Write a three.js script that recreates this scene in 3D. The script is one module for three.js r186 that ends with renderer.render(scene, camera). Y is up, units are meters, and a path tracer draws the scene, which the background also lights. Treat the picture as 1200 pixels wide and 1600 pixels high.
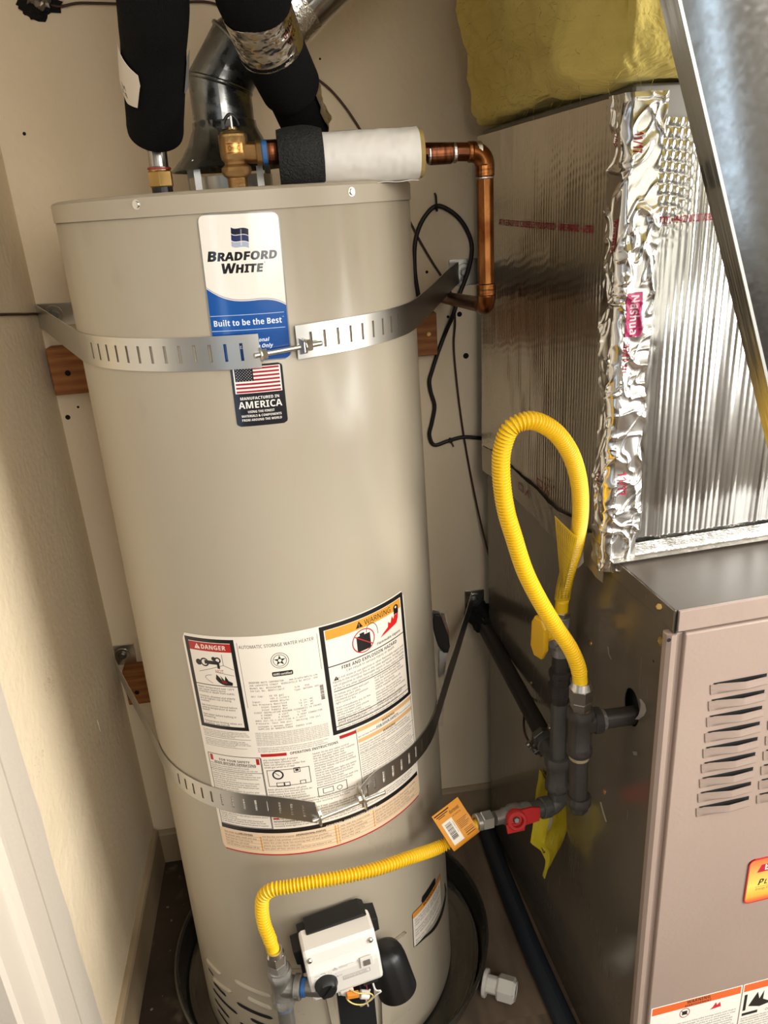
import * as THREE from 'three';
import { mergeGeometries, mergeVertices, toCreasedNormals } from 'three/addons/utils/BufferGeometryUtils.js';
import { RoundedBoxGeometry } from 'three/addons/geometries/RoundedBoxGeometry.js';
import { RectAreaLightUniformsLib } from 'three/addons/lights/RectAreaLightUniformsLib.js';

// ---------- camera, exposure, lights ----------
const V3 = (x, y, z) => new THREE.Vector3(x, y, z);
const scene = new THREE.Scene();
const renderer = new THREE.WebGLRenderer({ antialias: true });
renderer.toneMapping = THREE.LinearToneMapping;
renderer.toneMappingExposure = 1.03;
renderer.shadowMap.enabled = true;
const FOCAL = 1203, CAM = V3(0, 1.504, 0);
const camera = new THREE.PerspectiveCamera(2 * Math.atan(800 / FOCAL) * 180 / Math.PI, 1200 / 1600, 0.02, 30);
const camX = V3(0.98931965, -0.06211417, 0.13186529), camY = V3(0.10655093, 0.92550114, -0.36344812), camZ = V3(-0.0994662, 0.37361674, 0.92223479);
camera.position.copy(CAM);
camera.quaternion.setFromRotationMatrix(new THREE.Matrix4().makeBasis(camX, camY, camZ));
scene.add(camera);
scene.background = new THREE.Color(0x050505);
RectAreaLightUniformsLib.init();
const CEIL = 2.4;
// unseen square lamp in the hallway, placed to light the heater front and top
const lampAt = V3(0.35, 1.95, 0.55), LAMP = 0.55;
const lampLight = new THREE.RectAreaLight(new THREE.Color(1, 0.93, 0.86), 10.5, LAMP, LAMP);
lampLight.position.copy(lampAt); lampLight.lookAt(lampAt.x, lampAt.y, -5); scene.add(lampLight);
// soft frontal light: unseen wide window behind the camera, placed to light the heater
const mainAt = V3(1.05, 1.75, 2.16), MW = 1.2, MH = 1.0;
const mainLight = new THREE.RectAreaLight(new THREE.Color(1, 0.98, 0.93), 3.8, MW, MH);
mainLight.position.copy(mainAt); mainLight.lookAt(mainAt.x, mainAt.y, 0); scene.add(mainLight);
// unseen window in the right hallway wall, placed to light the left wall
const unseenSideAt = V3(1.78, 1.5, 0.15), BLW = 1.1, BLH = 1.2;
const unseenSideLight = new THREE.RectAreaLight(new THREE.Color(1, 0.98, 0.93), 17, BLW, BLH);
unseenSideLight.position.copy(unseenSideAt); unseenSideLight.lookAt(0, unseenSideAt.y, unseenSideAt.z); scene.add(unseenSideLight);
// cool daylight: tall unseen window behind the camera, shaped for the duct streak
const winAt = V3(-0.85, 1.15, 2.16), WINW = 0.26, WINH = 1.8;
const winLight = new THREE.RectAreaLight(new THREE.Color(0.62, 0.8, 1), 1.6, WINW, WINH);
winLight.position.copy(winAt); winLight.lookAt(winAt.x, winAt.y, 0); scene.add(winLight);

// ---------- helpers ----------
function rng(s) { return () => { s |= 0; s = s + 0x6D2B79F5 | 0; let t = Math.imul(s ^ s >>> 15, 1 | s); t = t + Math.imul(t ^ t >>> 7, 61 | t) ^ t; return ((t ^ t >>> 14) >>> 0) / 4294967296; }; }
const hash = (x, y, z) => { let h = Math.imul(x | 0, 374761393) ^ Math.imul(y | 0, 668265263) ^ Math.imul(z | 0, 2147483647 - 1274126177); h = Math.imul(h ^ h >>> 13, 1274126177); return ((h ^ h >>> 16) >>> 0) / 4294967296; };
const sm = (t) => t * t * (3 - 2 * t), lerp = (a, b, t) => a + (b - a) * t, clamp = (x, a = 0, b = 1) => Math.min(b, Math.max(a, x));
function noise(x, y, z = 0) {
  const xi = Math.floor(x), yi = Math.floor(y), zi = Math.floor(z), u = sm(x - xi), v = sm(y - yi), w = sm(z - zi);
  const f = (k) => lerp(lerp(hash(xi, yi, zi + k), hash(xi + 1, yi, zi + k), u), lerp(hash(xi, yi + 1, zi + k), hash(xi + 1, yi + 1, zi + k), u), v);
  return lerp(f(0), f(1), w) * 2 - 1;
}
const fbm = (x, y, z = 0, o = 4) => { let s = 0, a = 0.5; for (let i = 0; i < o; i++) { s += a * noise(x, y, z + i * 7.3); x *= 2.03; y *= 2.03; z *= 2.03; a *= 0.5; } return s; };
const ray = (px, py) => V3(0, 0, 0).addScaledVector(camX, px - 600).addScaledVector(camY, 800 - py).addScaledVector(camZ, -FOCAL);
// where the sight line of a pixel meets a real plane of the place
const onZ = (px, py, z) => { const r = ray(px, py); return CAM.clone().addScaledVector(r, (z - CAM.z) / r.z); };
const onY = (px, py, y) => { const r = ray(px, py); return CAM.clone().addScaledVector(r, (y - CAM.y) / r.y); };
const onX = (px, py, x) => { const r = ray(px, py); return CAM.clone().addScaledVector(r, (x - CAM.x) / r.x); };
const add = (a, b, s = 1) => a.clone().addScaledVector(b, s);
// the heater's axis and its jacket radius at a height
const TX = -0.0514, TZ = -1.21, jr = (y) => 0.2614 - 0.0092 * y;
const tank = (deg, y, e = 0) => { const t = deg * Math.PI / 180, r = jr(y) + e; return V3(TX + r * Math.sin(t), y, TZ + r * Math.cos(t)); };
const onTank = (px, py, e = 0) => {
  const w = ray(px, py); let r = 0.2535 + e, p;
  for (let i = 0; i < 6; i++) { const a = w.x * w.x + w.z * w.z, b = -w.x * TX - w.z * TZ, c = TX * TX + TZ * TZ - r * r; p = CAM.clone().addScaledVector(w, (-b - Math.sqrt(Math.max(0, b * b - a * c))) / a); r = jr(p.y) + e; }
  return p;
};
// the furnace's own frame: u to the right along its front, y up, d back along its side
const FO = V3(0.435, 0, -0.78), FU = V3(0.99730516, 0, -0.07336493), FD = V3(-0.07336493, 0, -0.99730516);
const fp = (u, y, d) => V3(0, y, 0).add(FO).addScaledVector(FU, u).addScaledVector(FD, d);
const fPlane = (px, py, n, o) => { const r = ray(px, py); return CAM.clone().addScaledVector(r, o.clone().sub(CAM).dot(n) / r.dot(n)); };
const onSide = (px, py, off = 0) => fPlane(px, py, FU, fp(off, 0, 0));
const onFront = (px, py, dep = 0) => fPlane(px, py, FD, fp(0, 0, dep));
const fuv = (p) => { const q = p.clone().sub(FO); return [q.dot(FU), p.y, q.dot(FD)]; };

const used = {}, baseOf = new Map();
function numbered(n) { used[n] = (used[n] ?? 0) + 1; return used[n] > 1 ? `${n}_${String(used[n] - 1).padStart(3, '0')}` : n; }
const strip = (g) => { g = g.index ? g.toNonIndexed() : g.clone(); for (const k of Object.keys(g.attributes)) if (!['position', 'normal', 'uv'].includes(k)) g.deleteAttribute(k); if (!g.attributes.uv) g.setAttribute('uv', new THREE.BufferAttribute(new Float32Array(g.attributes.position.count * 2), 2)); g.clearGroups(); return g; };
const J = (...gs) => mergeGeometries(gs.flat().map(strip));
function thing(name, label, category, base, group) {
  const o = new THREE.Group(); o.name = numbered(name); o.position.copy(base); scene.add(o); baseOf.set(o, base.clone());
  o.userData = { label, category }; if (group) o.userData.group = group; return o;
}
// geometry is modelled in place (world metres) and moved into the frame of the thing that owns it
function part(name, geo, m, parent, label, kind) {
  const b = baseOf.get(parent), g = Array.isArray(geo) ? J(geo) : geo.clone(); g.translate(-b.x, -b.y, -b.z);
  const o = new THREE.Mesh(g, m); o.name = name; o.castShadow = o.receiveShadow = true; parent.add(o); baseOf.set(o, b);
  if (label) o.userData.label = label; if (kind) o.userData.kind = kind; return o;
}
function solo(name, geo, m, label, category, base, group) {   // a thing that is one mesh
  const g = Array.isArray(geo) ? J(geo) : geo.clone(); g.translate(-base.x, -base.y, -base.z);
  const o = new THREE.Mesh(g, m); o.name = numbered(name); o.position.copy(base); o.castShadow = o.receiveShadow = true; scene.add(o); baseOf.set(o, base.clone());
  o.userData = { label, category }; if (group) o.userData.group = group; return o;
}
function struct(name, geo, m, parent) {
  const g = Array.isArray(geo) ? J(geo) : geo, o = new THREE.Mesh(g, m); o.name = name; o.castShadow = o.receiveShadow = true; o.userData.kind = 'structure'; (parent ?? scene).add(o); baseOf.set(o, V3(0, 0, 0)); return o;
}
// box between two corners (uv in metres)
function box(x0, y0, z0, x1, y1, z1, r = 0) {
  const w = x1 - x0, h = y1 - y0, d = z1 - z0, g = r ? new RoundedBoxGeometry(w, h, d, 2, r) : new THREE.BoxGeometry(w, h, d);
  g.translate((x0 + x1) / 2, (y0 + y1) / 2, (z0 + z1) / 2);
  const p = g.attributes.position, n = g.attributes.normal, uv = g.attributes.uv;
  for (let i = 0; i < p.count; i++) { const ax = Math.abs(n.getX(i)), ay = Math.abs(n.getY(i)), az = Math.abs(n.getZ(i)); if (ax >= ay && ax >= az) uv.setXY(i, p.getZ(i), p.getY(i)); else if (ay >= az) uv.setXY(i, p.getX(i), p.getZ(i)); else uv.setXY(i, p.getX(i), p.getY(i)); }
  return g;
}
const frameM = (o, x, y, z) => new THREE.Matrix4().makeBasis(x, y, z).setPosition(o);
// box in the furnace frame; d grows to the back
function fbox(u0, y0, d0, u1, y1, d1, r = 0) { const g = box(u0, y0, -d1, u1, y1, -d0, r); g.applyMatrix4(frameM(FO, FU, V3(0, 1, 0), FD.clone().negate())); return g; }
// lathe along an axis a + dir: profile of [radius, distance]
function spin(a, dir, prof, seg = 24, flat = false) {
  const g0 = new THREE.LatheGeometry(prof.map(([r, h]) => new THREE.Vector2(Math.max(r, 1e-5), h)), seg);
  const g = flat ? toCreasedNormals(g0, 0.3) : toCreasedNormals(g0, 0.75);
  g.applyQuaternion(new THREE.Quaternion().setFromUnitVectors(V3(0, 1, 0), dir.clone().normalize())); g.translate(a.x, a.y, a.z); return g;
}
const rod = (a, b, r, seg = 20, ch = 0.0012) => { const d = b.clone().sub(a), L = d.length(); ch = Math.min(ch, r * 0.4, L * 0.3); return spin(a, d, [[0, 0], [r - ch, 0], [r, ch], [r, L - ch], [r - ch, L], [0, L]], seg); };
const hexNut = (a, b, r, ch = 0.0015) => { const d = b.clone().sub(a), L = d.length(); const g = new THREE.LatheGeometry([[0, 0], [r - ch, 0], [r, ch], [r, L - ch], [r - ch, L], [0, L]].map(([x, y]) => new THREE.Vector2(Math.max(x, 1e-5), y)), 6); const f = toCreasedNormals(g, 0.2); f.applyQuaternion(new THREE.Quaternion().setFromUnitVectors(V3(0, 1, 0), d.normalize())); f.translate(a.x, a.y, a.z); return f; };
const ring = (a, b, r0, r1, seg = 24) => { const d = b.clone().sub(a), L = d.length(), c = Math.min(0.0015, L * 0.3); return spin(a, d, [[r0, 0], [r1 - c, 0], [r1, c], [r1, L - c], [r1 - c, L], [r0, L], [r0, 0]], seg); };
// sweep a circle of radius rad(t, metres) along a smooth line
function sweep(pts, rad, { n = 120, seg = 14, closed = false, caps = true, smooth = true } = {}) {
  const c = smooth ? new THREE.CatmullRomCurve3(pts, closed, 'centripetal') : null;
  let P; if (smooth) { c.arcLengthDivisions = 600; P = c.getSpacedPoints(n); } else { P = pts; n = pts.length - 1; }
  const pos = [], uv = [], idx = []; let T = P[1].clone().sub(P[0]).normalize(), N = Math.abs(T.y) < 0.9 ? V3(0, 1, 0) : V3(1, 0, 0); N.addScaledVector(T, -N.dot(T)).normalize(); let len = 0;
  for (let i = 0; i <= n; i++) {
    const a = P[Math.max(0, i - 1)], b = P[Math.min(n, i + 1)]; T = b.clone().sub(a).normalize(); N.addScaledVector(T, -N.dot(T)).normalize(); const B = T.clone().cross(N);
    if (i) len += P[i].distanceTo(P[i - 1]);
    for (let k = 0; k <= seg; k++) { const an = k / seg * 2 * Math.PI; const r = typeof rad === 'function' ? rad(i / n, len, an) : rad; const q = P[i].clone().addScaledVector(N, r * Math.cos(an)).addScaledVector(B, r * Math.sin(an)); pos.push(q.x, q.y, q.z); uv.push(k / seg, len); }
  }
  const W = seg + 1; for (let i = 0; i < n; i++) for (let k = 0; k < seg; k++) { const a = i * W + k; idx.push(a, a + W, a + 1, a + 1, a + W, a + W + 1); }
  if (caps && !closed) for (const [i, s] of [[0, 1], [n, -1]]) { const ci = pos.length / 3; pos.push(P[i].x, P[i].y, P[i].z); uv.push(0.5, 0); for (let k = 0; k < seg; k++) { const a = i * W + k; s > 0 ? idx.push(ci, a, a + 1) : idx.push(ci, a + 1, a); } }
  const g = new THREE.BufferGeometry(); g.setAttribute('position', new THREE.Float32BufferAttribute(pos, 3)); g.setAttribute('uv', new THREE.Float32BufferAttribute(uv, 2)); g.setIndex(idx); g.computeVertexNormals(); return g;
}
const corrugated = (pts, r, pitch = 0.0036, depth = 0.0016) => { const c = new THREE.CatmullRomCurve3(pts, false, 'centripetal'); const L = c.getLength(), n = Math.round(L / pitch * 8); return sweep(pts, (t, len) => { const e = Math.min(len, L - len); return e < 0.022 ? r * 0.93 : r - depth * (0.5 - 0.5 * Math.cos(2 * Math.PI * len / pitch)) ** 1.3; }, { n, seg: 18 }); };
// quarter-circle elbow of a pipe between directions d1 (in) and d2 (out) around corner c
function bend(c, d1, d2, R, r, seg = 18) { const pts = []; for (let i = 0; i <= 14; i++) { const a = i / 14 * Math.PI / 2; pts.push(c.clone().addScaledVector(d1, -R + R * Math.sin(a)).addScaledVector(d2, R - R * Math.cos(a))); } return sweep(pts, r, { smooth: false, seg }); }
// sheet over (s, t) in a grid given by a function
function sheet(nu, nv, f, uvf) {
  const pos = [], uv = [], idx = [];
  for (let j = 0; j <= nv; j++) for (let i = 0; i <= nu; i++) { const p = f(i / nu, j / nv); pos.push(p.x, p.y, p.z); const q = uvf ? uvf(i / nu, j / nv) : [i / nu, j / nv]; uv.push(q[0], q[1]); }
  for (let j = 0; j < nv; j++) for (let i = 0; i < nu; i++) { const a = j * (nu + 1) + i; idx.push(a, a + 1, a + nu + 2, a, a + nu + 2, a + nu + 1); }
  const g = new THREE.BufferGeometry(); g.setAttribute('position', new THREE.Float32BufferAttribute(pos, 3)); g.setAttribute('uv', new THREE.Float32BufferAttribute(uv, 2)); g.setIndex(idx); g.computeVertexNormals(); return g;
}
// closed thin shell of a sheet: front, back and rim
function slab(nu, nv, f, th) {
  const front = sheet(nu, nv, f), n = front.attributes.normal, p = front.attributes.position, back = front.clone(), bp = back.attributes.position;
  for (let i = 0; i < p.count; i++) bp.setXYZ(i, p.getX(i) - n.getX(i) * th, p.getY(i) - n.getY(i) * th, p.getZ(i) - n.getZ(i) * th);
  back.setIndex([...back.index.array].reverse()); back.computeVertexNormals();
  const rim = []; for (let i = 0; i <= nu; i++) rim.push(i); for (let j = 1; j <= nv; j++) rim.push(j * (nu + 1) + nu); for (let i = nu - 1; i >= 0; i--) rim.push(nv * (nu + 1) + i); for (let j = nv - 1; j >= 0; j--) rim.push(j * (nu + 1));
  const pos = [], uv = [], idx = []; rim.forEach((k) => { pos.push(p.getX(k), p.getY(k), p.getZ(k), bp.getX(k), bp.getY(k), bp.getZ(k)); uv.push(front.attributes.uv.getX(k), front.attributes.uv.getY(k), front.attributes.uv.getX(k), front.attributes.uv.getY(k)); });
  for (let i = 0; i < rim.length - 1; i++) idx.push(2 * i, 2 * i + 1, 2 * i + 2, 2 * i + 2, 2 * i + 1, 2 * i + 3);
  const e = new THREE.BufferGeometry(); e.setAttribute('position', new THREE.Float32BufferAttribute(pos, 3)); e.setAttribute('uv', new THREE.Float32BufferAttribute(uv, 2)); e.setIndex(idx); e.computeVertexNormals();
  return J(front, back, e);
}
// extruded outline in a local frame (x right, y up, z out)
function prism(outline, depth, o, x, y, z, bev = 0, holes = []) {
  const s = outline instanceof THREE.Shape ? outline : new THREE.Shape(outline.map(([a, b]) => new THREE.Vector2(a, b))); for (const h of holes) s.holes.push(h);
  const g = new THREE.ExtrudeGeometry(s, { depth: depth - bev * 2, bevelEnabled: bev > 0, bevelSize: bev, bevelThickness: bev, bevelSegments: 2, curveSegments: 10, bevelOffset: -bev }); g.translate(0, 0, bev);
  if (x.clone().cross(y).dot(z) < 0) { const q = strip(g); for (const k of ['position', 'uv']) { const t = q.attributes[k], n = t.itemSize, v = t.array; for (let i = 0; i < t.count; i += 3) for (let c = 0; c < n; c++) { const e = v[(i + 1) * n + c]; v[(i + 1) * n + c] = v[(i + 2) * n + c]; v[(i + 2) * n + c] = e; } } q.applyMatrix4(frameM(o, x, y, z)); q.computeVertexNormals(); return q; }
  g.applyMatrix4(frameM(o, x, y, z)); return g;
}
function rrect(x0, y0, x1, y1, r) { const s = new THREE.Shape(); s.moveTo(x0 + r, y0); s.lineTo(x1 - r, y0); s.absarc(x1 - r, y0 + r, r, -Math.PI / 2, 0); s.lineTo(x1, y1 - r); s.absarc(x1 - r, y1 - r, r, 0, Math.PI / 2); s.lineTo(x0 + r, y1); s.absarc(x0 + r, y1 - r, r, Math.PI / 2, Math.PI); s.lineTo(x0, y0 + r); s.absarc(x0 + r, y0 + r, r, Math.PI, 1.5 * Math.PI); return s; }
// rounded sticker bent round the heater: centred at (deg, y), w x h metres, turned by rot
function sticker(deg0, y0, w, h, rad, rot = 0, e = 0.0006, nu = 40, nv = 36, corners = 'abcd') {
  const c = Math.cos(rot), s = Math.sin(rot);
  return sheet(nu, nv, (i, j) => {
    let v = (j - 0.5) * h; if (rad) { const q = sm(j) * 0 + j; v = (q - 0.5) * h; }
    const edge = Math.max(0, Math.abs(v) - (h / 2 - rad)), half = w / 2 - (rad ? rad - Math.sqrt(Math.max(0, rad * rad - edge * edge)) : 0), u = (i * 2 - 1) * half;
    const U = u * c - v * s, Vv = u * s + v * c; return tank(deg0 + U / 0.2535 * 180 / Math.PI, y0 + Vv, e);
  }, (i, j) => { const v = (j - 0.5) * h, edge = Math.max(0, Math.abs(v) - (h / 2 - rad)), half = w / 2 - (rad ? rad - Math.sqrt(Math.max(0, rad * rad - edge * edge)) : 0); return [0.5 + (i * 2 - 1) * half / w, j]; });
}

// ---------- materials ----------
const lin = (r, g, b) => new THREE.Color().setRGB(r, g, b);
const mat = (c, roughness = 0.6, metalness = 0, more = {}) => new THREE.MeshPhysicalMaterial({ color: Array.isArray(c) ? lin(...c) : new THREE.Color(c), roughness, metalness, ...more });
function tex(w, h, f, srgb = false) {
  const d = new Uint8Array(w * h * 4); for (let y = 0; y < h; y++) for (let x = 0; x < w; x++) { const v = f(x / w, y / h), o = (y * w + x) * 4; if (typeof v === 'number') { d[o] = d[o + 1] = d[o + 2] = clamp(v) * 255; } else { d[o] = clamp(v[0]) * 255; d[o + 1] = clamp(v[1]) * 255; d[o + 2] = clamp(v[2]) * 255; } d[o + 3] = 255; }
  const t = new THREE.DataTexture(d, w, h); t.wrapS = t.wrapT = THREE.RepeatWrapping; t.magFilter = THREE.LinearFilter; t.minFilter = THREE.LinearMipmapLinearFilter; t.generateMipmaps = true; if (srgb) t.colorSpace = THREE.SRGBColorSpace; t.needsUpdate = true; return t;
}
const rep = (t, sx, sy) => { const c = t.clone(); c.repeat.set(sx, sy); c.needsUpdate = true; return c; };
// tileable noise
const tn = (u, v, f, s = 0) => { const a = u * f, b = v * f, U = sm(clamp(u)), W = sm(clamp(v)); return lerp(lerp(noise(a, b, s), noise(a - f, b, s), U), lerp(noise(a, b - f, s), noise(a - f, b - f, s), U), W); };
const tfbm = (u, v, f, s = 0, o = 4) => { let t = 0, a = 0.5; for (let i = 0; i < o; i++) { t += a * tn(u, v, f, s + i * 3.1); f *= 2; a *= 0.5; } return t; };
const grainT = tex(512, 512, (u, v) => 0.5 + 0.55 * tfbm(u, v, 48, 1, 3));
const blotT = tex(512, 512, (u, v) => 0.5 + 0.7 * tfbm(u, v, 6, 5, 6));
const foamT = tex(512, 512, (u, v) => { const n = tfbm(u, v, 40, 9, 4); return 0.55 + 0.6 * n; });
const crinkT = tex(512, 512, (u, v) => { const a = Math.abs(tfbm(u, v, 8, 2, 4)), b = Math.abs(tfbm(u, v, 14, 8, 3)); return clamp(0.2 + 1.2 * a + 0.8 * b); });
const brushT = tex(512, 512, (u, v) => 0.5 + 0.35 * tn(u, v * 0.05 + 0.2, 160, 3) + 0.2 * tfbm(u, v, 24, 4, 3));
const spangT = tex(512, 512, (u, v) => { let best = 9, id = 0; const F = 22, x = u * F, y = v * F; for (let j = -1; j < 2; j++) for (let i = -1; i < 2; i++) { const cx = Math.floor(x) + i, cy = Math.floor(y) + j, wx = ((cx % F) + F) % F, wy = ((cy % F) + F) % F; const dx = cx + hash(wx, wy, 1) - x, dy = cy + hash(wx, wy, 2) - y, d = dx * dx + dy * dy; if (d < best) { best = d; id = hash(wx, wy, 3); } } return id; });
const varT = (t, c0, c1, w = 512) => { const s = t.image.data; return tex(w, w, (u, v) => { const k = s[((Math.floor(v * 512) * 512) + Math.floor(u * 512)) * 4] / 255; return [lerp(c0[0], c1[0], k), lerp(c0[1], c1[1], k), lerp(c0[2], c1[2], k)]; }, true); };
const hx = (s) => [parseInt(s.slice(1, 3), 16) / 255, parseInt(s.slice(3, 5), 16) / 255, parseInt(s.slice(5, 7), 16) / 255];
function canvasTex(w, h, draw) { const c = document.createElement('canvas'); c.width = w; c.height = h; const x = c.getContext('2d'); draw(x, w, h); const t = new THREE.CanvasTexture(c); t.colorSpace = THREE.SRGBColorSpace; t.magFilter = THREE.LinearFilter; t.anisotropy = 8; return t; }

const M = {
  foam: mat([0.004, 0.004, 0.004], 0.95, 0, { specularIntensity: 0.35, bumpMap: rep(foamT, 6, 20), bumpScale: 0.0012 }),
  galv: mat([0.5, 0.5, 0.48], 0.36, 1),
  strapM: mat([0.6, 0.59, 0.56], 0.34, 1),
  zinc: mat([0.66, 0.64, 0.58], 0.28, 1),
  darkzinc: mat([0.3, 0.3, 0.28], 0.4, 1),
  iron: mat([0.05, 0.043, 0.038], 0.5, 0.4, { bumpMap: rep(grainT, 2, 30), bumpScale: 0.0004 }),
  irongrey: mat([0.13, 0.125, 0.115], 0.5, 0.5, { bumpMap: rep(grainT, 2, 30), bumpScale: 0.0005 }),
  galvFit: mat([0.33, 0.31, 0.28], 0.45, 0.8, { bumpMap: rep(grainT, 2, 30), bumpScale: 0.0005 }),
  brass: mat([0.55, 0.36, 0.13], 0.3, 1, { bumpMap: rep(grainT, 3, 40), bumpScale: 0.0002 }),
  bronze: mat([0.42, 0.25, 0.1], 0.38, 1, { bumpMap: rep(grainT, 4, 40), bumpScale: 0.0004 }),
  copper: mat('#ffffff', 0.32, 1, { map: rep(varT(blotT, hx('#5c3016'), hx('#a3703f')), 1, 6) }),
  copperDark: mat('#ffffff', 0.4, 1, { map: rep(varT(blotT, hx('#3f2417'), hx('#8a563a')), 1, 9) }),
  solder: mat([0.45, 0.42, 0.38], 0.35, 1),
  black: mat([0.008, 0.008, 0.008], 0.45),
  void: mat([0.003, 0.003, 0.003], 0.95),
  yellowHose: mat([0.83, 0.52, 0.008], 0.38, 0, { clearcoat: 0.3, clearcoatRoughness: 0.3 }),
  yellowHandle: mat([0.75, 0.42, 0.01], 0.45),
  red: mat([0.5, 0.02, 0.02], 0.45, 0, { bumpMap: rep(grainT, 4, 4), bumpScale: 0.0003 }),
  whitePlastic: mat([0.75, 0.71, 0.65], 0.4),
  pvc: mat([0.68, 0.66, 0.6], 0.35),
  blueTape: mat([0.03, 0.13, 0.36], 0.55),
  wireBrown: mat([0.05, 0.02, 0.01], 0.5),
  cable: mat([0.008, 0.006, 0.006], 0.5),
  foil: mat([0.86, 0.84, 0.8], 0.16, 1, { bumpMap: rep(crinkT, 6, 6), bumpScale: 0.0006 }),
  foilTape: mat([0.82, 0.8, 0.76], 0.2, 1, { bumpMap: rep(crinkT, 3, 3), bumpScale: 0.001 }),
};

// ---------- the closet and the hallway in front of it ----------
const wallMap = varT(blotT, hx('#e2d0b0'), hx('#f0e0c4'));
const wallBump = tex(512, 512, (u, v) => 0.5 + 0.5 * tfbm(u, v, 50, 3, 3) + 0.25 * tfbm(u, v, 12, 4, 3));
const wallM = mat('#ffffff', 0.72, 0, { map: rep(wallMap, 0.7, 0.7), bumpMap: rep(wallBump, 2, 2), bumpScale: 0.0016 });
const trimM = mat([0.66, 0.59, 0.5], 0.42, 0, { bumpMap: rep(grainT, 3, 3), bumpScale: 0.0004 });
const hallM = mat([0.4, 0.375, 0.34], 0.8);  // hallway out of view, kept dim to darken what the foil reflects
const LW = -0.458, BW = -1.55, RW = 1.02, HX0 = -1.7, HX1 = 1.8, HZ = 2.2;
const floorMap = (() => { const c = hx('#251d16'), d = hx('#564635'); return tex(1024, 1024, (u, v) => { const a = 0.5 + 0.75 * tfbm(u, v, 5, 21, 6), b = Math.max(0, tfbm(u, v, 30, 33, 3) - 0.14) * 1.6, g = 0.1 * tn(u * 0.25 + 0.1, v, 60, 12); const k = clamp(a + g); return [lerp(c[0], d[0], k) + b * 0.4, lerp(c[1], d[1], k) + b * 0.37, lerp(c[2], d[2], k) + b * 0.33]; }, true); })();
const floorM = mat('#ffffff', 0.6, 0, { map: rep(floorMap, 1.1, 1.1), bumpMap: rep(blotT, 3, 3), bumpScale: 0.002 });
struct('floor', box(HX0, -0.1, BW - 0.1, 0.13, 0, HZ + 0.1), floorM);
const boardMap = tex(512, 512, (u, v) => { const k = clamp(0.5 + 0.5 * tn(u, v * 0.12 + 0.3, 40, 17) + 0.5 * tfbm(u, v, 6, 19, 5)), c = hx('#54463a'), d = hx('#85735f'); return [lerp(c[0], d[0], k), lerp(c[1], d[1], k), lerp(c[2], d[2], k)]; }, true);
struct('floor_right', box(0.13, -0.1, BW - 0.1, HX1, 0, HZ + 0.1), mat('#ffffff', 0.6, 0, { map: rep(boardMap, 2, 2), bumpMap: rep(blotT, 3, 3), bumpScale: 0.0015 }));  // lighter board, its tone raised further to stand in for missing light
struct('ceiling', box(HX0, CEIL, BW - 0.1, HX1, CEIL + 0.1, HZ + 0.1), hallM);
const backWall = struct('wall_back', box(LW - 0.1, 0, BW - 0.1, RW + 0.1, CEIL, BW), wallM);
const leftWall = struct('wall_left', box(LW - 0.1, 0, BW, LW, CEIL, -0.945), wallM);
struct('wall_right', box(RW, 0, BW, RW + 0.1, CEIL, -0.77), wallM);
struct('wall_header', box(LW, 2.08, -0.93, RW, CEIL, -0.8), wallM);
struct('wall_front_left', box(HX0, 0, -0.9, LW - 0.02, CEIL, -0.79), hallM);
struct('wall_front_right', box(RW + 0.1, 0, -0.9, HX1, CEIL, -0.78), hallM);
struct('wall_hall_left', box(HX0 - 0.1, 0, -0.9, HX0, CEIL, HZ + 0.1), hallM);
{ const a = unseenSideAt.z - BLW / 2, b = unseenSideAt.z + BLW / 2, y0 = unseenSideAt.y - BLH / 2, y1 = unseenSideAt.y + BLH / 2, X = HX1 + 0.1;
  struct('wall_hall_right', [box(HX1, 0, -0.9, X, CEIL, a), box(HX1, 0, b, X, CEIL, HZ + 0.1), box(HX1, 0, a, X, y0, b), box(HX1, y1, a, X, CEIL, b)], hallM);
  const w = new THREE.Group(); w.name = 'unseen_window_2'; w.userData.kind = 'structure'; scene.add(w); baseOf.set(w, V3(0, 0, 0));  // unseen window with a glowing sheet, lights the left wall from the right
  part('unseen_window_frame', [box(HX1 - 0.01, y0 - 0.04, a - 0.04, HX1 + 0.06, y0, b + 0.04), box(HX1 - 0.01, y1, a - 0.04, HX1 + 0.06, y1 + 0.04, b + 0.04), box(HX1 - 0.01, y0, a - 0.04, HX1 + 0.06, y1, a), box(HX1 - 0.01, y0, b, HX1 + 0.06, y1, b + 0.04)], trimM, w);
  part('unseen_window_glow', box(HX1, y0, a, HX1 + 0.01, y1, b), new THREE.MeshStandardMaterial({ color: 0x333333, emissive: new THREE.Color(1, 0.97, 0.9), emissiveIntensity: 3 }), w); }
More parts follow.
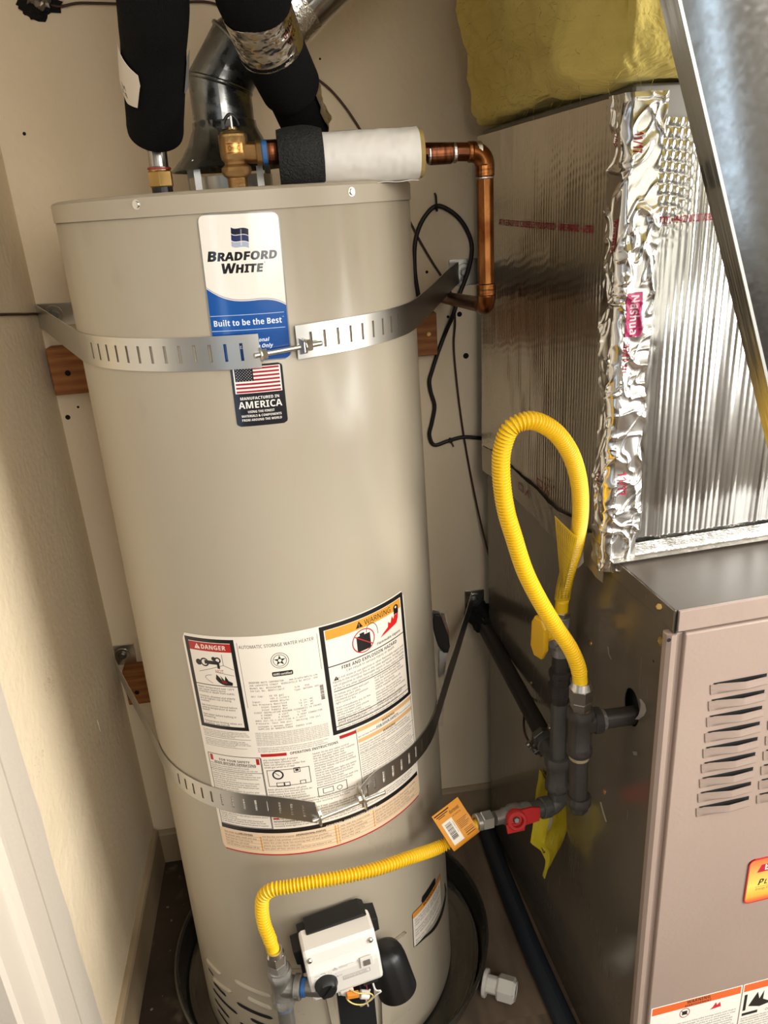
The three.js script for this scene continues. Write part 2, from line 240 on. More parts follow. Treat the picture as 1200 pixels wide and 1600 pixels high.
{ // the wall behind the camera, with openings for the unseen windows
  const a = winAt.x - WINW / 2, b = winAt.x + WINW / 2, y0 = winAt.y - WINH / 2, y1 = winAt.y + WINH / 2;
  const c = mainAt.x - MW / 2, d = mainAt.x + MW / 2, v0 = mainAt.y - MH / 2, v1 = mainAt.y + MH / 2;
  struct('wall_hall_back', [box(HX0, 0, HZ, a, CEIL, HZ + 0.1), box(b, 0, HZ, c, CEIL, HZ + 0.1), box(d, 0, HZ, HX1, CEIL, HZ + 0.1), box(a, 0, HZ, b, y0, HZ + 0.1), box(a, y1, HZ, b, CEIL, HZ + 0.1), box(c, 0, HZ, d, v0, HZ + 0.1), box(c, v1, HZ, d, CEIL, HZ + 0.1)], hallM);
  const w3 = new THREE.Group(); w3.name = 'unseen_window_3'; w3.userData.kind = 'structure'; scene.add(w3); baseOf.set(w3, V3(0, 0, 0));  // unseen window with a glowing sheet, lights the heater from the front
  part('unseen_window_frame', [box(c - 0.04, v0 - 0.04, HZ - 0.02, c, v1 + 0.04, HZ + 0.05), box(d, v0 - 0.04, HZ - 0.02, d + 0.04, v1 + 0.04, HZ + 0.05), box(c, v0 - 0.04, HZ - 0.02, d, v0, HZ + 0.05), box(c, v1, HZ - 0.02, d, v1 + 0.04, HZ + 0.05)], trimM, w3);
  part('unseen_window_glow', box(c, v0, HZ - 0.01, d, v1, HZ + 0.01), new THREE.MeshStandardMaterial({ color: 0x333333, emissive: new THREE.Color(1, 0.97, 0.9), emissiveIntensity: 3 }), w3);
  const w = new THREE.Group(); w.name = 'unseen_window_1'; w.userData.kind = 'structure'; scene.add(w); baseOf.set(w, V3(0, 0, 0));  // unseen window with a glowing pane, gives the duct its cool streak
  part('unseen_window_frame', [box(a, y0, HZ - 0.02, a + 0.03, y1, HZ + 0.05), box(b - 0.03, y0, HZ - 0.02, b, y1, HZ + 0.05), box(a, y0, HZ - 0.02, b, y0 + 0.03, HZ + 0.05), box(a, y1 - 0.03, HZ - 0.02, b, y1, HZ + 0.05)], trimM, w);
  part('unseen_window_pane', box(a + 0.03, y0 + 0.03, HZ + 0.01, b - 0.03, y1 - 0.03, HZ + 0.02), new THREE.MeshStandardMaterial({ color: 0x000000, emissive: new THREE.Color(0.62, 0.8, 1), emissiveIntensity: 1 }), w);
}
{ // unseen lamp: head and stand out of view, lighting the heater
  const t = thing('unseen_lamp', 'unseen square lamp on a black stand, out of view, lighting the heater and closet', 'lamp', V3(lampAt.x, 0, lampAt.z));
  const h = LAMP / 2 + 0.02, z = lampAt.z; part('housing', [box(lampAt.x - h, lampAt.y - h, z + 0.02, lampAt.x + h, lampAt.y + h, z + 0.08, 0.008)], M.black, t);
  part('pole', [rod(V3(lampAt.x, 0.02, z + 0.1), V3(lampAt.x, lampAt.y, z + 0.1), 0.014)], M.black, t); for (const a of [0.4, 2.5, 4.6]) part('foot', [rod(V3(lampAt.x, 0.2, z + 0.1), V3(lampAt.x + 0.35 * Math.cos(a), 0.01, z + 0.1 + 0.35 * Math.sin(a)), 0.01)], M.black, t);
  part('diffuser', box(lampAt.x - LAMP / 2, lampAt.y - LAMP / 2, z + 0.008, lampAt.x + LAMP / 2, lampAt.y + LAMP / 2, z + 0.021), new THREE.MeshStandardMaterial({ color: 0x222222, emissive: new THREE.Color(1, 0.93, 0.82), emissiveIntensity: 3 }), t);
}
// door jamb at the end of the left wall: wall end, flat, stop and edge, all upright
const jambP = [[LW - 0.05, -0.945], [LW + 0.0025, -0.945], [LW + 0.0025, -0.93], [LW + 0.006, -0.918], [LW + 0.006, -0.868], [LW + 0.012, -0.86], [LW + 0.016, -0.852], [LW + 0.016, -0.842], [LW + 0.008, -0.836], [LW + 0.003, -0.83], [LW + 0.003, -0.779], [LW - 0.002, -0.773], [LW - 0.09, -0.773], [LW - 0.09, -0.79], [LW - 0.05, -0.79]];
{ const g = prism(jambP.map(([x, z]) => [x, -z]), 2.08, V3(0, 0, 0), V3(1, 0, 0), V3(0, 0, -1), V3(0, 1, 0)); const p = g.attributes.position; struct('trim_1', g, trimM); }
{ // white paint of the jamb lapping onto the closet wall, with the brush's uneven edge
  const e = (y) => -0.992 - 0.008 * fbm(y * 9, 3) - 0.02 * (1.2 - y) * 0.3; const g = sheet(4, 120, (i, j) => { const y = 0.002 + j * 1.9; return V3(LW + 0.0006, y, lerp(-0.945, e(y), 1 - i)); }, (i, j) => [i * 0.05, j * 1.9]); struct('trim_2', g, trimM); }
const bbM = mat('#ffffff', 0.5, 0, { map: rep(varT(blotT, hx('#8f7c62'), hx('#b7a384')), 1.5, 1.5) });
struct('baseboard_left', prism([[0, 0], [0.013, 0], [0.013, 0.1], [0.01, 0.106], [0.004, 0.11], [0, 0.11]], 0.59, V3(LW, 0, BW + 0.013), V3(1, 0, 0), V3(0, 1, 0), V3(0, 0, 1)), bbM);
struct('baseboard_back', prism([[0, 0], [0.013, 0], [0.013, 0.086], [0.01, 0.09], [0.004, 0.094], [0, 0.094]], RW - LW, V3(RW, 0, BW), V3(0, 0, 1), V3(0, 1, 0), V3(-1, 0, 0)), bbM);
// old screw holes and knocks in the back wall
for (const [x, y, r, l] of [[718, 491, 0.0052, 1], [728, 556, 0.006, 1.3], [106, 652, 0.005, 1.2], [122, 636, 0.0025, 1], [38, 209, 0.003, 2], [700, 495, 0.003, 0.8], [500, 92, 0.002, 1], [465, 420, 0.002, 1], [667, 425, 0.003, 1]]) {
  const c = onZ(x, y, BW); const o = part('hole', spin(c, V3(0, 0, 1), [[0, 0.0003], [r * 0.7, 0.0004], [r, 0.0001]], 12), M.void, backWall); o.scale.y = 1;
}
{ // grimy specks and scratches on the left wall
  const sp = (seed, n, spread) => canvasTex(256, 256, (x) => { x.clearRect(0, 0, 256, 256); const r = rng(seed); for (let i = 0; i < n; i++) { const a = r() * 7, q = spread * 110 * r() ** 0.7; x.fillStyle = `rgba(74,60,42,${0.12 + 0.3 * r()})`; x.beginPath(); x.ellipse(128 + q * Math.cos(a), 128 + q * Math.sin(a), 1 + 5 * r() ** 3, 1 + 4 * r() ** 2, r() * 3, 0, 7); x.fill(); } });
  for (const [px, py, s, seed, n] of [[76, 1066, 0.035, 4, 260], [70, 1024, 0.025, 6, 60], [120, 1050, 0.04, 8, 60], [60, 1180, 0.05, 12, 40]]) { const c = onX(px, py, LW + 0.0005); part('smudge', sheet(1, 1, (i, j) => V3(LW + 0.0005, c.y + (j - 0.5) * s * 2, c.z + (0.5 - i) * s * 1.6)), mat('#ffffff', 0.8, 0, { map: sp(seed, n, 1), transparent: true }), leftWall); }
  const k = [onX(152, 1125, LW + 0.0006), onX(157, 1143, LW + 0.0006)]; part('scratch', sweep(k.concat(), 0.0006, { smooth: false, seg: 6 }), mat([0.8, 0.75, 0.65], 0.7), leftWall); }
{ const rnd = rng(5), g = []; for (let i = 0; i < 130; i++) { const left = i < 60, x = left ? lerp(-0.44, -0.3, rnd()) : lerp(0.1, 0.38, rnd()), z = lerp(-1.5, -0.75, rnd()); if (Math.hypot(x + 0.043, z + 1.18) < 0.36) continue; const s = 0.0006 + 0.0022 * rnd() ** 3, b = new THREE.BoxGeometry(s * 2, s * 0.6, s * (1 + rnd())); b.rotateY(rnd() * 6); b.translate(x, s * 0.3, z); g.push(b); }
  const o = solo('floor_debris', g, mat([0.22, 0.19, 0.15], 0.9), 'small pale crumbs and chips scattered over the dark floor', 'debris', V3(0, 0, -1)); o.userData.kind = 'stuff'; }

// ---------- water heater ----------
const tankMap = (() => { const c = hx('#a89e8b'), d = hx('#b2a794'); return tex(1024, 1024, (u, v) => { const k = clamp(0.5 + 0.5 * tfbm(u, v, 7, 41, 5)), s = Math.max(0, tfbm(u, v, 40, 44, 3) - 0.4) * 0.1; return [lerp(c[0], d[0], k) - s, lerp(c[1], d[1], k) - s, lerp(c[2], d[2], k) - s]; }, true); })();
const tankRough = varT(blotT, [0.8, 0.8, 0.8], [1, 1, 1]);
const tankM = mat('#ffffff', 0.42, 0, { map: tankMap, roughnessMap: rep(tankRough, 2, 2), clearcoat: 0.08, clearcoatRoughness: 0.3 });
const heater = thing('water_heater', 'tall beige cylindrical tank water heater with warning labels standing in the drain pan', 'water heater', V3(TX, 0, TZ));
const PY = 0.012;  // it stands on the bottom of its pan
{
  const A = V3(TX, 0, TZ), up = V3(0, 1, 0), SEAM = 1.504;
  part('jacket', spin(A, up, [[0, PY], [jr(0) - 0.004, PY], [jr(0), PY + 0.004], [jr(0.4), 0.4], [jr(0.8), 0.8], [jr(1.2), 1.2], [jr(SEAM), SEAM - 0.0006], [jr(SEAM) - 0.004, SEAM + 0.004]], 128), tankM, heater);
  part('lid', spin(A, up, [[jr(SEAM) + 0.0018, SEAM], [jr(SEAM) + 0.0016, SEAM + 0.021], [jr(SEAM) - 0.001, SEAM + 0.0235], [jr(SEAM) - 0.006, SEAM + 0.025], [0.02, SEAM + 0.0265], [0, SEAM + 0.0265]], 128), mat('#ada28f', 0.45), heater);
  const screw = (d, y) => { const c = tank(d, y, 0.0016), n = V3(Math.sin(d * Math.PI / 180), 0, Math.cos(d * Math.PI / 180)); return [spin(c, n, [[0.0055, 0], [0.0055, 0.0008], [0.0038, 0.001], [0.0036, 0.003], [0.002, 0.0037], [0, 0.0037]], 20)]; };
  for (const [d, y] of [[-24.8, 1.518], [36.1, 1.517]]) { const s = part('screw', screw(d, y), M.zinc, heater); }
  // louvred air intake round the skirt
  const slotG = (d0, d1, y0, y1, h, e) => sheet(16, 6, (i, j) => { const d = lerp(d0, d1, i), end = Math.min(1, Math.min(i, 1 - i) * 9), y = lerp(y0, y1, i) + (j - 0.5) * h * Math.sqrt(end * (2 - end)); return tank(d, y, e); });
  const bulge = (d0, d1, y0, y1, h) => sheet(20, 10, (i, j) => { const end = Math.min(1, Math.min(i, 1 - i) * 7), q = Math.sqrt(end * (2 - end)), y = lerp(y0, y1, i) + (j - 0.5) * h * q; return tank(lerp(d0, d1, i), y, 0.0002 + 0.0035 * q * Math.sin(Math.PI * j)); });
  const toTY = (x, y) => { const p = onTank(x, y); return [Math.atan2(p.x - TX, p.z - TZ) * 180 / Math.PI, p.y]; };
  const S = (x0, y0, x1, y1, h) => { const a = toTY(x0, y0), b = toTY(x1, y1); part('air_slot', slotG(a[0], b[0], a[1], b[1], h, 0.0008), M.void, heater); };
  S(334, 1534, 354, 1556, 0.008); S(333, 1543, 372, 1584, 0.008); S(336, 1559, 359, 1590, 0.008); S(370, 1566, 427, 1591, 0.009); S(391, 1591, 450, 1612, 0.009); S(375, 1597, 420, 1622, 0.009); S(340, 1575, 380, 1625, 0.008); S(326, 1512, 334, 1524, 0.006);
  const B = (x0, y0, x1, y1, h) => { const a = toTY(x0, y0), b = toTY(x1, y1); part('louvre', bulge(a[0], b[0], a[1], b[1], h), tankM, heater); };
  B(366, 1531, 424, 1557, 0.012); B(386, 1558, 425, 1576, 0.013); B(323, 1497, 346, 1522, 0.009); B(333, 1527, 362, 1550, 0.011);
  // burner access door under the gas control
  part('burner_door', slab(30, 8, (i, j) => tank(lerp(-14, 34, i), lerp(0.1, 0.292, j), 0.007 + 0.002 * Math.min(1, 8 * Math.min(j, 1 - j))), 0.006), tankM, heater);
  part('door_opening', sheet(14, 6, (i, j) => tank(lerp(3, 17, i) , lerp(0.1, 0.288, j), 0.0102)), M.void, heater);
  part('door_bracket', slab(4, 8, (i, j) => tank(lerp(18.5, 22, i) + j * 2, lerp(0.1, 0.3, j), 0.016), 0.004), tankM, heater);
  part('door_bracket', slab(4, 8, (i, j) => tank(lerp(0.5, 3.0, i) - j * 2, lerp(0.1, 0.28, j), 0.014), 0.003), tankM, heater);
  S(597, 1590, 602, 1608, 0.02); S(616, 1572, 619, 1605, 0.02);
  // dark recess strip and black edge strip beside the small warning label
  const rs = [toTY(658, 1408), toTY(680, 1374)]; part('recess', slotG(rs[0][0], rs[1][0], rs[0][1], rs[1][1], 0.017, 0.001), M.black, heater);
  const dl = []; for (const [x, y] of [[695, 1380], [696, 1395], [690, 1425], [678, 1450], [662, 1466], [650, 1478]]) { const p = onTank(x, y, 0.001); dl.push(p); } part('wire_channel', sweep(dl, (t) => 0.0028 * Math.sin(Math.PI * Math.min(0.95, 0.05 + t * 0.9)) + 0.0004, { n: 40, seg: 8 }), M.black, heater);
}
// stickers on the jacket
const F = 'sans-serif';
const lines = (x, arr, px, py, lh, font, col = '#111', maxw) => { x.fillStyle = col; x.font = font; x.textAlign = 'left'; x.textBaseline = 'top'; arr.forEach((s, i) => maxw ? x.fillText(s, px, py + i * lh, maxw) : x.fillText(s, px, py + i * lh)); };
const rr = (x, a, b, w, h, r) => { x.beginPath(); x.moveTo(a + r, b); x.lineTo(a + w - r, b); x.quadraticCurveTo(a + w, b, a + w, b + r); x.lineTo(a + w, b + h - r); x.quadraticCurveTo(a + w, b + h, a + w - r, b + h); x.lineTo(a + r, b + h); x.quadraticCurveTo(a, b + h, a, b + h - r); x.lineTo(a, b + r); x.quadraticCurveTo(a, b, a + r, b); x.closePath(); };
const stickM = (t, r = 0.3) => mat('#ffffff', r, 0, { map: t, clearcoat: 0.3, clearcoatRoughness: 0.08, side: THREE.DoubleSide });
{ // brand sticker 97 x 171 mm, 6 px per mm
  const k = 6, t = canvasTex(97 * k, 171 * k, (x, w, h) => {
    x.fillStyle = '#8a867f'; x.fillRect(0, 0, w, h); x.fillStyle = '#f2ebe0'; rr(x, 1.5 * k, 1.5 * k, w - 3 * k, h - 3 * k, 8 * k); x.fill(); x.save(); x.clip();
    const wave = (o) => { x.beginPath(); x.moveTo(0, (81 + o) * k); x.bezierCurveTo(22 * k, (99 + o) * k, 38 * k, (99 + o) * k, 60 * k, (98 + o) * k); x.bezierCurveTo(78 * k, (97 + o) * k, 88 * k, (101 + o) * k, w, (107 + o) * k); x.lineTo(w, h); x.lineTo(0, h); x.closePath(); };
    x.fillStyle = '#9c8f9c'; wave(-1.6); x.fill(); x.fillStyle = '#e6dfdc'; wave(-0.8); x.fill(); x.fillStyle = '#11529f'; wave(0.4); x.fill();
    x.fillStyle = '#0d4288'; x.globalAlpha = 0.5; x.fillRect(0, 136 * k, w, 40 * k); x.globalAlpha = 1; x.restore();
    // waving three-band pennant
    const wv = (y0, y1, c) => { x.fillStyle = c; x.beginPath(); x.moveTo(37.5 * k, y0 * k); x.bezierCurveTo(43 * k, (y0 + 4.5) * k, 50 * k, (y0 - 1.5) * k, 58 * k, (y0 + 3) * k); x.lineTo(58 * k, (y1 + 3) * k); x.bezierCurveTo(50 * k, (y1 - 1.5) * k, 43 * k, (y1 + 4.5) * k, 37.5 * k, y1 * k); x.closePath(); x.fill(); };
    x.save(); x.transform(1, 0, -0.07, 1, 2 * k, 0); wv(15.5, 22.2, '#0b1330'); wv(23, 29.6, '#1e2d5e'); wv(30.4, 36.2, '#a9b2c6'); x.fillStyle = '#f2ebe0'; x.globalAlpha = 0.55; x.fillRect(48.4 * k, 18 * k, 1.6 * k, 18 * k); x.globalAlpha = 1; x.restore();
    const word = (s, cx, y, big, small, width) => { x.save(); x.translate(cx * k, y * k); x.transform(1, 0, -0.2, 1, 0, 0); x.fillStyle = '#0c0d12'; x.textBaseline = 'alphabetic'; x.textAlign = 'left'; x.font = `bold ${big * k}px ${F}`; const w1 = x.measureText(s[0]).width; x.font = `bold ${small * k}px ${F}`; const w2 = x.measureText(s.slice(1)).width, sc = width * k / (w1 + w2); x.scale(sc, 1); x.font = `bold ${big * k}px ${F}`; x.lineWidth = 0.7 * k; x.strokeStyle = '#0c0d12'; x.fillText(s[0], -(w1 + w2) / 2, 0); x.strokeText(s[0], -(w1 + w2) / 2, 0); x.font = `bold ${small * k}px ${F}`; x.fillText(s.slice(1), -(w1 + w2) / 2 + w1, 0); x.strokeText(s.slice(1), -(w1 + w2) / 2 + w1, 0); x.restore(); };
    word('BRADFORD', 47.5, 52, 15, 12.6, 84); word('WHITE', 46, 66, 15, 12.6, 50); x.font = `${3 * k}px ${F}`; x.fillStyle = '#333'; x.fillText('®', 73 * k, 57 * k);
    x.fillStyle = '#e8eef6'; x.fillRect(2 * k, 114.2 * k, 90 * k, 0.5 * k); x.fillRect(2 * k, 132 * k, 90 * k, 0.5 * k);
    x.textBaseline = 'middle'; x.textAlign = 'center'; x.font = `bold ${9.6 * k}px ${F}`; x.fillText('Built to be the Best', 46.5 * k, 123.4 * k, 84 * k); x.font = `${2.4 * k}px ${F}`; x.fillText('™', 90.5 * k, 120 * k);
    x.font = `italic bold ${6.2 * k}px ${F}`; x.fillText('For Professional', 46 * k, 145 * k, 50 * k); x.fillText('Installation Only', 49 * k, 152.4 * k, 50 * k);
  });
  const c = [1.6 * 0 + 1.9, 1.417]; part('brand_sticker', sticker(c[0], c[1], 0.097, 0.171, 0.009, -0.02), stickM(t, 0.16), heater, 'glossy white and blue maker sticker with a pennant');
}
{ // flag sticker 65 x 77 mm
  const k = 7, t = canvasTex(65 * k, 77 * k, (x, w, h) => {
    x.fillStyle = '#14151d'; x.fillRect(0, 0, w, h); x.fillStyle = '#f2ece4'; x.fillRect(3 * k, 2.6 * k, 59 * k, 32.6 * k);
    for (let i = 0; i < 13; i++) if (i % 2 === 0) { x.fillStyle = '#a01c30'; x.fillRect(4.6 * k, (3.6 + i * 2.36) * k, 55.8 * k, 2.36 * k); }
    x.fillStyle = '#15161f'; x.fillRect(4.6 * k, 3.6 * k, 23 * k, 2.36 * 7 * k); x.fillStyle = '#f2ece4'; for (let r = 0; r < 9; r++) for (let c = 0; c < (r % 2 ? 5 : 6); c++) { x.beginPath(); x.arc((6.7 + c * 3.7 + (r % 2 ? 1.85 : 0)) * k, (5 + r * 1.75) * k, 0.42 * k, 0, 7); x.fill(); }
    x.textAlign = 'center'; x.textBaseline = 'middle'; const T = (s, y, z, wd, b = 'bold') => { x.font = `${b} ${z * k}px ${F}`; const m = x.measureText(s).width; x.save(); x.translate(32.5 * k, y * k); x.scale(wd * k / m, 1); x.fillText(s, 0, 0); x.restore(); };
    T('MANUFACTURED IN', 41.5, 5, 50); T('AMERICA', 50, 12, 55); T('USING THE FINEST', 58.8, 4, 34); T('MATERIALS & COMPONENTS', 64, 4, 51); T('FROM AROUND THE WORLD', 69.2, 4, 51);
  });
  part('flag_sticker', sticker(2.0, 1.2895, 0.065, 0.077, 0.005, -0.01), stickM(t, 0.25), heater, 'small black sticker with a striped flag');
}
{ // rating plate 362 x 402 mm, 4 px per mm
  const k = 4.6, t = canvasTex(Math.round(362 * k), Math.round(402 * k), (x) => {
    x.scale(k, k); const blk = '#141212'; x.fillStyle = '#f0e6d8'; x.fillRect(0, 0, 362, 402);
    const rnd = rng(77); const WORDS = 'the and gas valve water heater pilot control turn knob wait five minutes smell near floor light follow instructions do not use if any part has been under immediately call qualified service technician to off position clockwise burner before touching supplier from phone fire department'.split(' ');
    const fill = (px, py, wd, n, lh, sz, col = blk) => { x.font = `${sz}px ${F}`; x.fillStyle = col; x.textBaseline = 'top'; x.textAlign = 'left'; for (let i = 0; i < n; i++) { let s = ''; const lim = i % 4 === 3 ? wd * (0.5 + rnd() * 0.4) : wd; while (true) { const nx = s + WORDS[Math.floor(rnd() * WORDS.length)] + ' '; if (x.measureText(nx).width > lim) break; s = nx; } x.fillText(s, px, py + i * lh, wd); } };
    const tri = (cx, cy, r, col, ink) => { x.fillStyle = col; x.beginPath(); x.moveTo(cx, cy - r); x.lineTo(cx + r, cy + r * 0.75); x.lineTo(cx - r, cy + r * 0.75); x.closePath(); x.fill(); x.fillStyle = ink; x.fillRect(cx - r * 0.08, cy - r * 0.4, r * 0.16, r * 0.6); x.fillRect(cx - r * 0.08, cy + r * 0.35, r * 0.16, r * 0.2); };
    // DANGER panel
    x.fillStyle = blk; x.fillRect(4, 5, 80, 156); x.fillStyle = '#f0e6d8'; x.fillRect(10, 11, 68, 144); x.fillStyle = '#b3201c'; x.fillRect(10, 12, 68, 14); tri(24, 19.4, 5, '#f0e6d8', '#b3201c'); x.fillStyle = '#f0e6d8'; x.font = `bold 10px ${F}`; x.textAlign = 'center'; x.textBaseline = 'middle'; x.fillText('DANGER', 50, 19.6, 40);
    x.fillStyle = blk; x.fillRect(10, 83, 68, 1.2); x.strokeStyle = blk; x.lineWidth = 0.6; x.beginPath(); x.moveTo(62, 30); x.lineTo(62, 48); x.moveTo(20, 62); x.lineTo(62, 48); x.lineTo(77, 55); x.moveTo(76, 65); x.lineTo(48, 60); x.moveTo(40, 80); x.quadraticCurveTo(18, 68, 40, 66); x.stroke();
    x.beginPath(); x.arc(22, 46, 5, 0, 7); x.fill(); x.beginPath(); x.arc(32, 45, 6, 0, 7); x.lineWidth = 2.2; x.stroke(); x.fillRect(32, 41.5, 22, 6); x.beginPath(); x.arc(48, 38, 3.4, 0, 7); x.fill(); x.beginPath(); x.arc(54, 40, 4, 0, 7); x.stroke(); x.fillRect(52, 45, 4, 9);
    x.fillStyle = '#b3201c'; x.font = `7px ${F}`; x.fillText('HOT', 54, 58); x.fillStyle = blk; x.beginPath(); x.moveTo(48, 64); x.quadraticCurveTo(54, 70, 56, 74); x.lineTo(54, 66); x.lineTo(60, 74); x.lineTo(62, 66); x.lineTo(66, 74); x.lineTo(72, 77); x.lineTo(71, 82); x.lineTo(60, 82); x.quadraticCurveTo(50, 80, 46, 72); x.closePath(); x.fill(); x.fillStyle = '#7c1a18'; x.beginPath(); x.ellipse(59, 76.5, 5, 2.6, 0.3, 0, 7); x.fill();
    lines(x, ['Water temperature over 125°F', 'can cause severe burns', 'instantly or death from scalds.', '', 'Children, disabled and elderly', 'are at highest risk of being', 'scalded.', '', 'See instruction manual before', 'setting temperature at water', 'heater.', '', 'Feel water before bathing or', 'showering.', '', 'Temperature limiting valves are', 'available, see manual.'], 12, 86, 4.05, `4.4px ${F}`, blk, 64);
    fill(6, 163.5, 78, 4, 3, 2.7); x.fillRect(6, 177.5, 78, 0.5); fill(6, 180, 78, 4, 3, 2.7); x.fillRect(6, 194, 70, 0.4);
    // centre column
    x.fillStyle = blk; x.fillRect(88, 10, 0.5, 110); x.fillRect(203, 10, 0.5, 60); x.font = `7px ${F}`; x.textAlign = 'left'; x.textBaseline = 'alphabetic'; x.fillText('AUTOMATIC STORAGE WATER HEATER', 90, 19, 108);
    x.lineWidth = 0.7; x.beginPath(); x.arc(146, 43, 12.5, 0, 7); x.stroke(); x.beginPath(); x.arc(146, 43, 9.5, 0, 7); x.stroke(); x.beginPath(); for (let i = 0; i < 10; i++) { const r = i % 2 ? 3.4 : 8.8, a = -Math.PI / 2 + i * Math.PI / 5; x[i ? 'lineTo' : 'moveTo'](146 + r * Math.cos(a), 43 + r * Math.sin(a)); } x.closePath(); x.fill(); x.fillStyle = '#f0e6d8'; x.beginPath(); x.arc(146, 43, 2.6, 0, 7); x.fill();
    x.fillStyle = blk; rr(x, 132, 61, 30, 7.6, 2); x.fill(); x.fillStyle = '#f0e6d8'; x.font = `bold 5px ${F}`; x.textAlign = 'center'; x.textBaseline = 'middle'; x.fillText('AHRI certified', 147, 65, 27);
    const mono = 'monospace'; lines(x, ['BRADFORD WHITE CORPORATION    www.bradfordwhite.com', '200 LAFAYETTE STREET  MIDDLEVILLE MI 49333  USA', 'Model No: MI5036FBN', 'Serial No: BD9711361T      S/N   394', '                              Type: NATURAL GAS', 'Wtr Cap:   50 US gal', '           189.2 liters', 'Input:     40000 Btu/hr', 'Gas Pressure Manifold        5 in. WC', '     Inlet Supply Max       14 in. WC', '     Inlet Supply Min        5 in. WC', 'CLOSET INSTALLATION MINIMUM CLEARANCES IN INCHES', '    0 FRONT    0 LEFT     12 TOP', '    0 BACK     0 RIGHT     6 VENT CONNECTOR', 'ANSI Z21.10.1-2017/CSA 4.1-2017', 'Pressure: Test 300 psi,  Working 150 psi'], 96, 74, 4.75, `4px ${mono}`, blk, 100);
    lines(x, ['CATEGORY I NATURAL DRAFT', 'SUPPLIED BY MANUFACTURER  ENERGY STAR'], 98, 152, 4.2, `3.6px ${mono}`, blk, 92);
    x.font = `2.7px ${F}`; for (let i = 0; i < 8; i++) { let s = ''; for (let j = 0; j < 12; j++) s += `${Math.floor(1e6 + rnd() * 8e6)}`.replace(/(\d)(\d{3})(\d{3})/, '$1,$2,$3') + ' '; x.fillText(s, 92, 163 + i * 3.1, 110); } fill(92, 190, 108, 3, 3.3, 2.8);
    for (let i = 0, y = 96; y < 122; i++) { const hgt = 0.5 + rnd() * 1.3; x.fillStyle = blk; x.fillRect(197, y, 5.4, hgt); y += hgt + 0.4 + rnd() * 0.8; }
    // WARNING panel
    x.fillStyle = blk; x.fillRect(207, 2, 153, 188); x.fillStyle = '#f0e6d8'; x.fillRect(213.5, 9, 140, 174); x.fillStyle = '#dc9a34'; x.fillRect(215, 10, 137, 15.5); tri(269, 18.6, 6, blk, '#dc9a34'); x.fillStyle = blk; x.font = `12px ${F}`; x.textAlign = 'left'; x.textBaseline = 'middle'; x.fillText('WARNING', 278, 18.4, 52);
    x.fillRect(207, 70, 153, 1.6); x.fillStyle = blk; x.fillRect(262, 37, 24, 26); x.fillRect(268, 33, 8, 4); x.lineWidth = 1; x.strokeStyle = blk; x.beginPath(); x.moveTo(280, 36); x.quadraticCurveTo(280, 22, 292, 24); x.quadraticCurveTo(302, 30, 300, 46); x.stroke(); x.strokeStyle = '#b02828'; x.lineWidth = 1.8; x.beginPath(); x.arc(274, 47, 19, 0, 7); x.moveTo(260, 36); x.lineTo(289, 58); x.stroke();
    x.fillStyle = '#d3201a'; x.beginPath(); x.moveTo(304, 56); x.lineTo(340, 47); [[344, 40], [347, 24], [340, 33], [338, 28], [334, 37], [331, 31], [327, 41], [322, 37], [321, 45], [312, 50]].forEach(([a, b]) => x.lineTo(a, b)); x.closePath(); x.fill(); x.fillStyle = blk; x.beginPath(); x.arc(341, 21, 5.4, 0, 7); x.fill(); x.fillRect(336, 22, 10, 9); x.fillStyle = '#f0e6d8'; x.beginPath(); x.arc(341, 20, 2, 0, 7); x.fill();
    x.fillStyle = blk; x.font = `italic bold 6px ${F}`; x.fillText('Flammable Vapors', 296, 63, 50); x.font = `bold 7.6px ${F}`; x.textAlign = 'center'; x.fillText('FIRE AND EXPLOSION HAZARD', 285, 78, 104); x.font = `5.6px ${F}`; x.fillText('Can result in serious injury or death', 285, 85, 98);
    tri(223, 93, 4, blk, '#f0e6d8'); lines(x, ['     Do not store or use gasoline or other flammable vapors and', 'liquids in the vicinity of this or any other appliance. Storage of or', 'use of gasoline or other flammable vapors or liquids in the vicinity', 'of this or any other appliance can result in serious injury or death.'], 217, 89.5, 5.8, `5.2px ${F}`, blk, 134); x.fillRect(217, 114, 132, 1.2);
    fill(217, 118, 60, 4, 5, 4.6); fill(217, 141, 60, 7, 4.6, 4.4); fill(285, 116, 64, 5, 5, 4.6); fill(285, 143, 64, 6, 4.6, 4.4); x.fillStyle = blk; x.fillRect(217, 165, 132, 1.2); fill(217, 167.5, 132, 2, 4.4, 4); x.fillRect(213, 176, 141, 1.2); fill(217, 178, 134, 1, 4, 3.8);
    // right lower column
    x.fillStyle = blk; x.fillRect(243, 192, 0.8, 120); x.fillRect(358, 192, 0.8, 140); x.fillStyle = '#e2b47a'; x.fillRect(245, 193, 113, 7); x.fillRect(245, 213, 113, 7); x.fillStyle = blk; x.font = `bold 5.4px ${F}`; x.textAlign = 'center'; x.fillText('▲ WARNING', 302, 197); x.fillText('FOR YOUR SAFETY', 302, 203.5, 50); x.fillText('▲ WARNING', 302, 217); fill(246, 207, 110, 1, 4, 3.4); fill(246, 222, 110, 4, 4.6, 4); x.fillRect(245, 241, 113, 0.6); fill(246, 243, 110, 6, 4.3, 3.6); x.fillStyle = blk; x.fillRect(245, 270, 113, 0.6); fill(246, 272, 110, 9, 4.3, 3.6);
    // operating instructions
    x.fillStyle = '#b3201c'; x.fillRect(95, 203, 39, 5.4); x.fillRect(216, 194, 27, 6); x.fillStyle = blk; x.font = `bold 6.4px ${F}`; x.textAlign = 'left'; x.textBaseline = 'middle'; x.save(); x.translate(139, 205); x.rotate(-0.02); x.fillText('OPERATING INSTRUCTIONS', 0, 0, 74); x.restore();
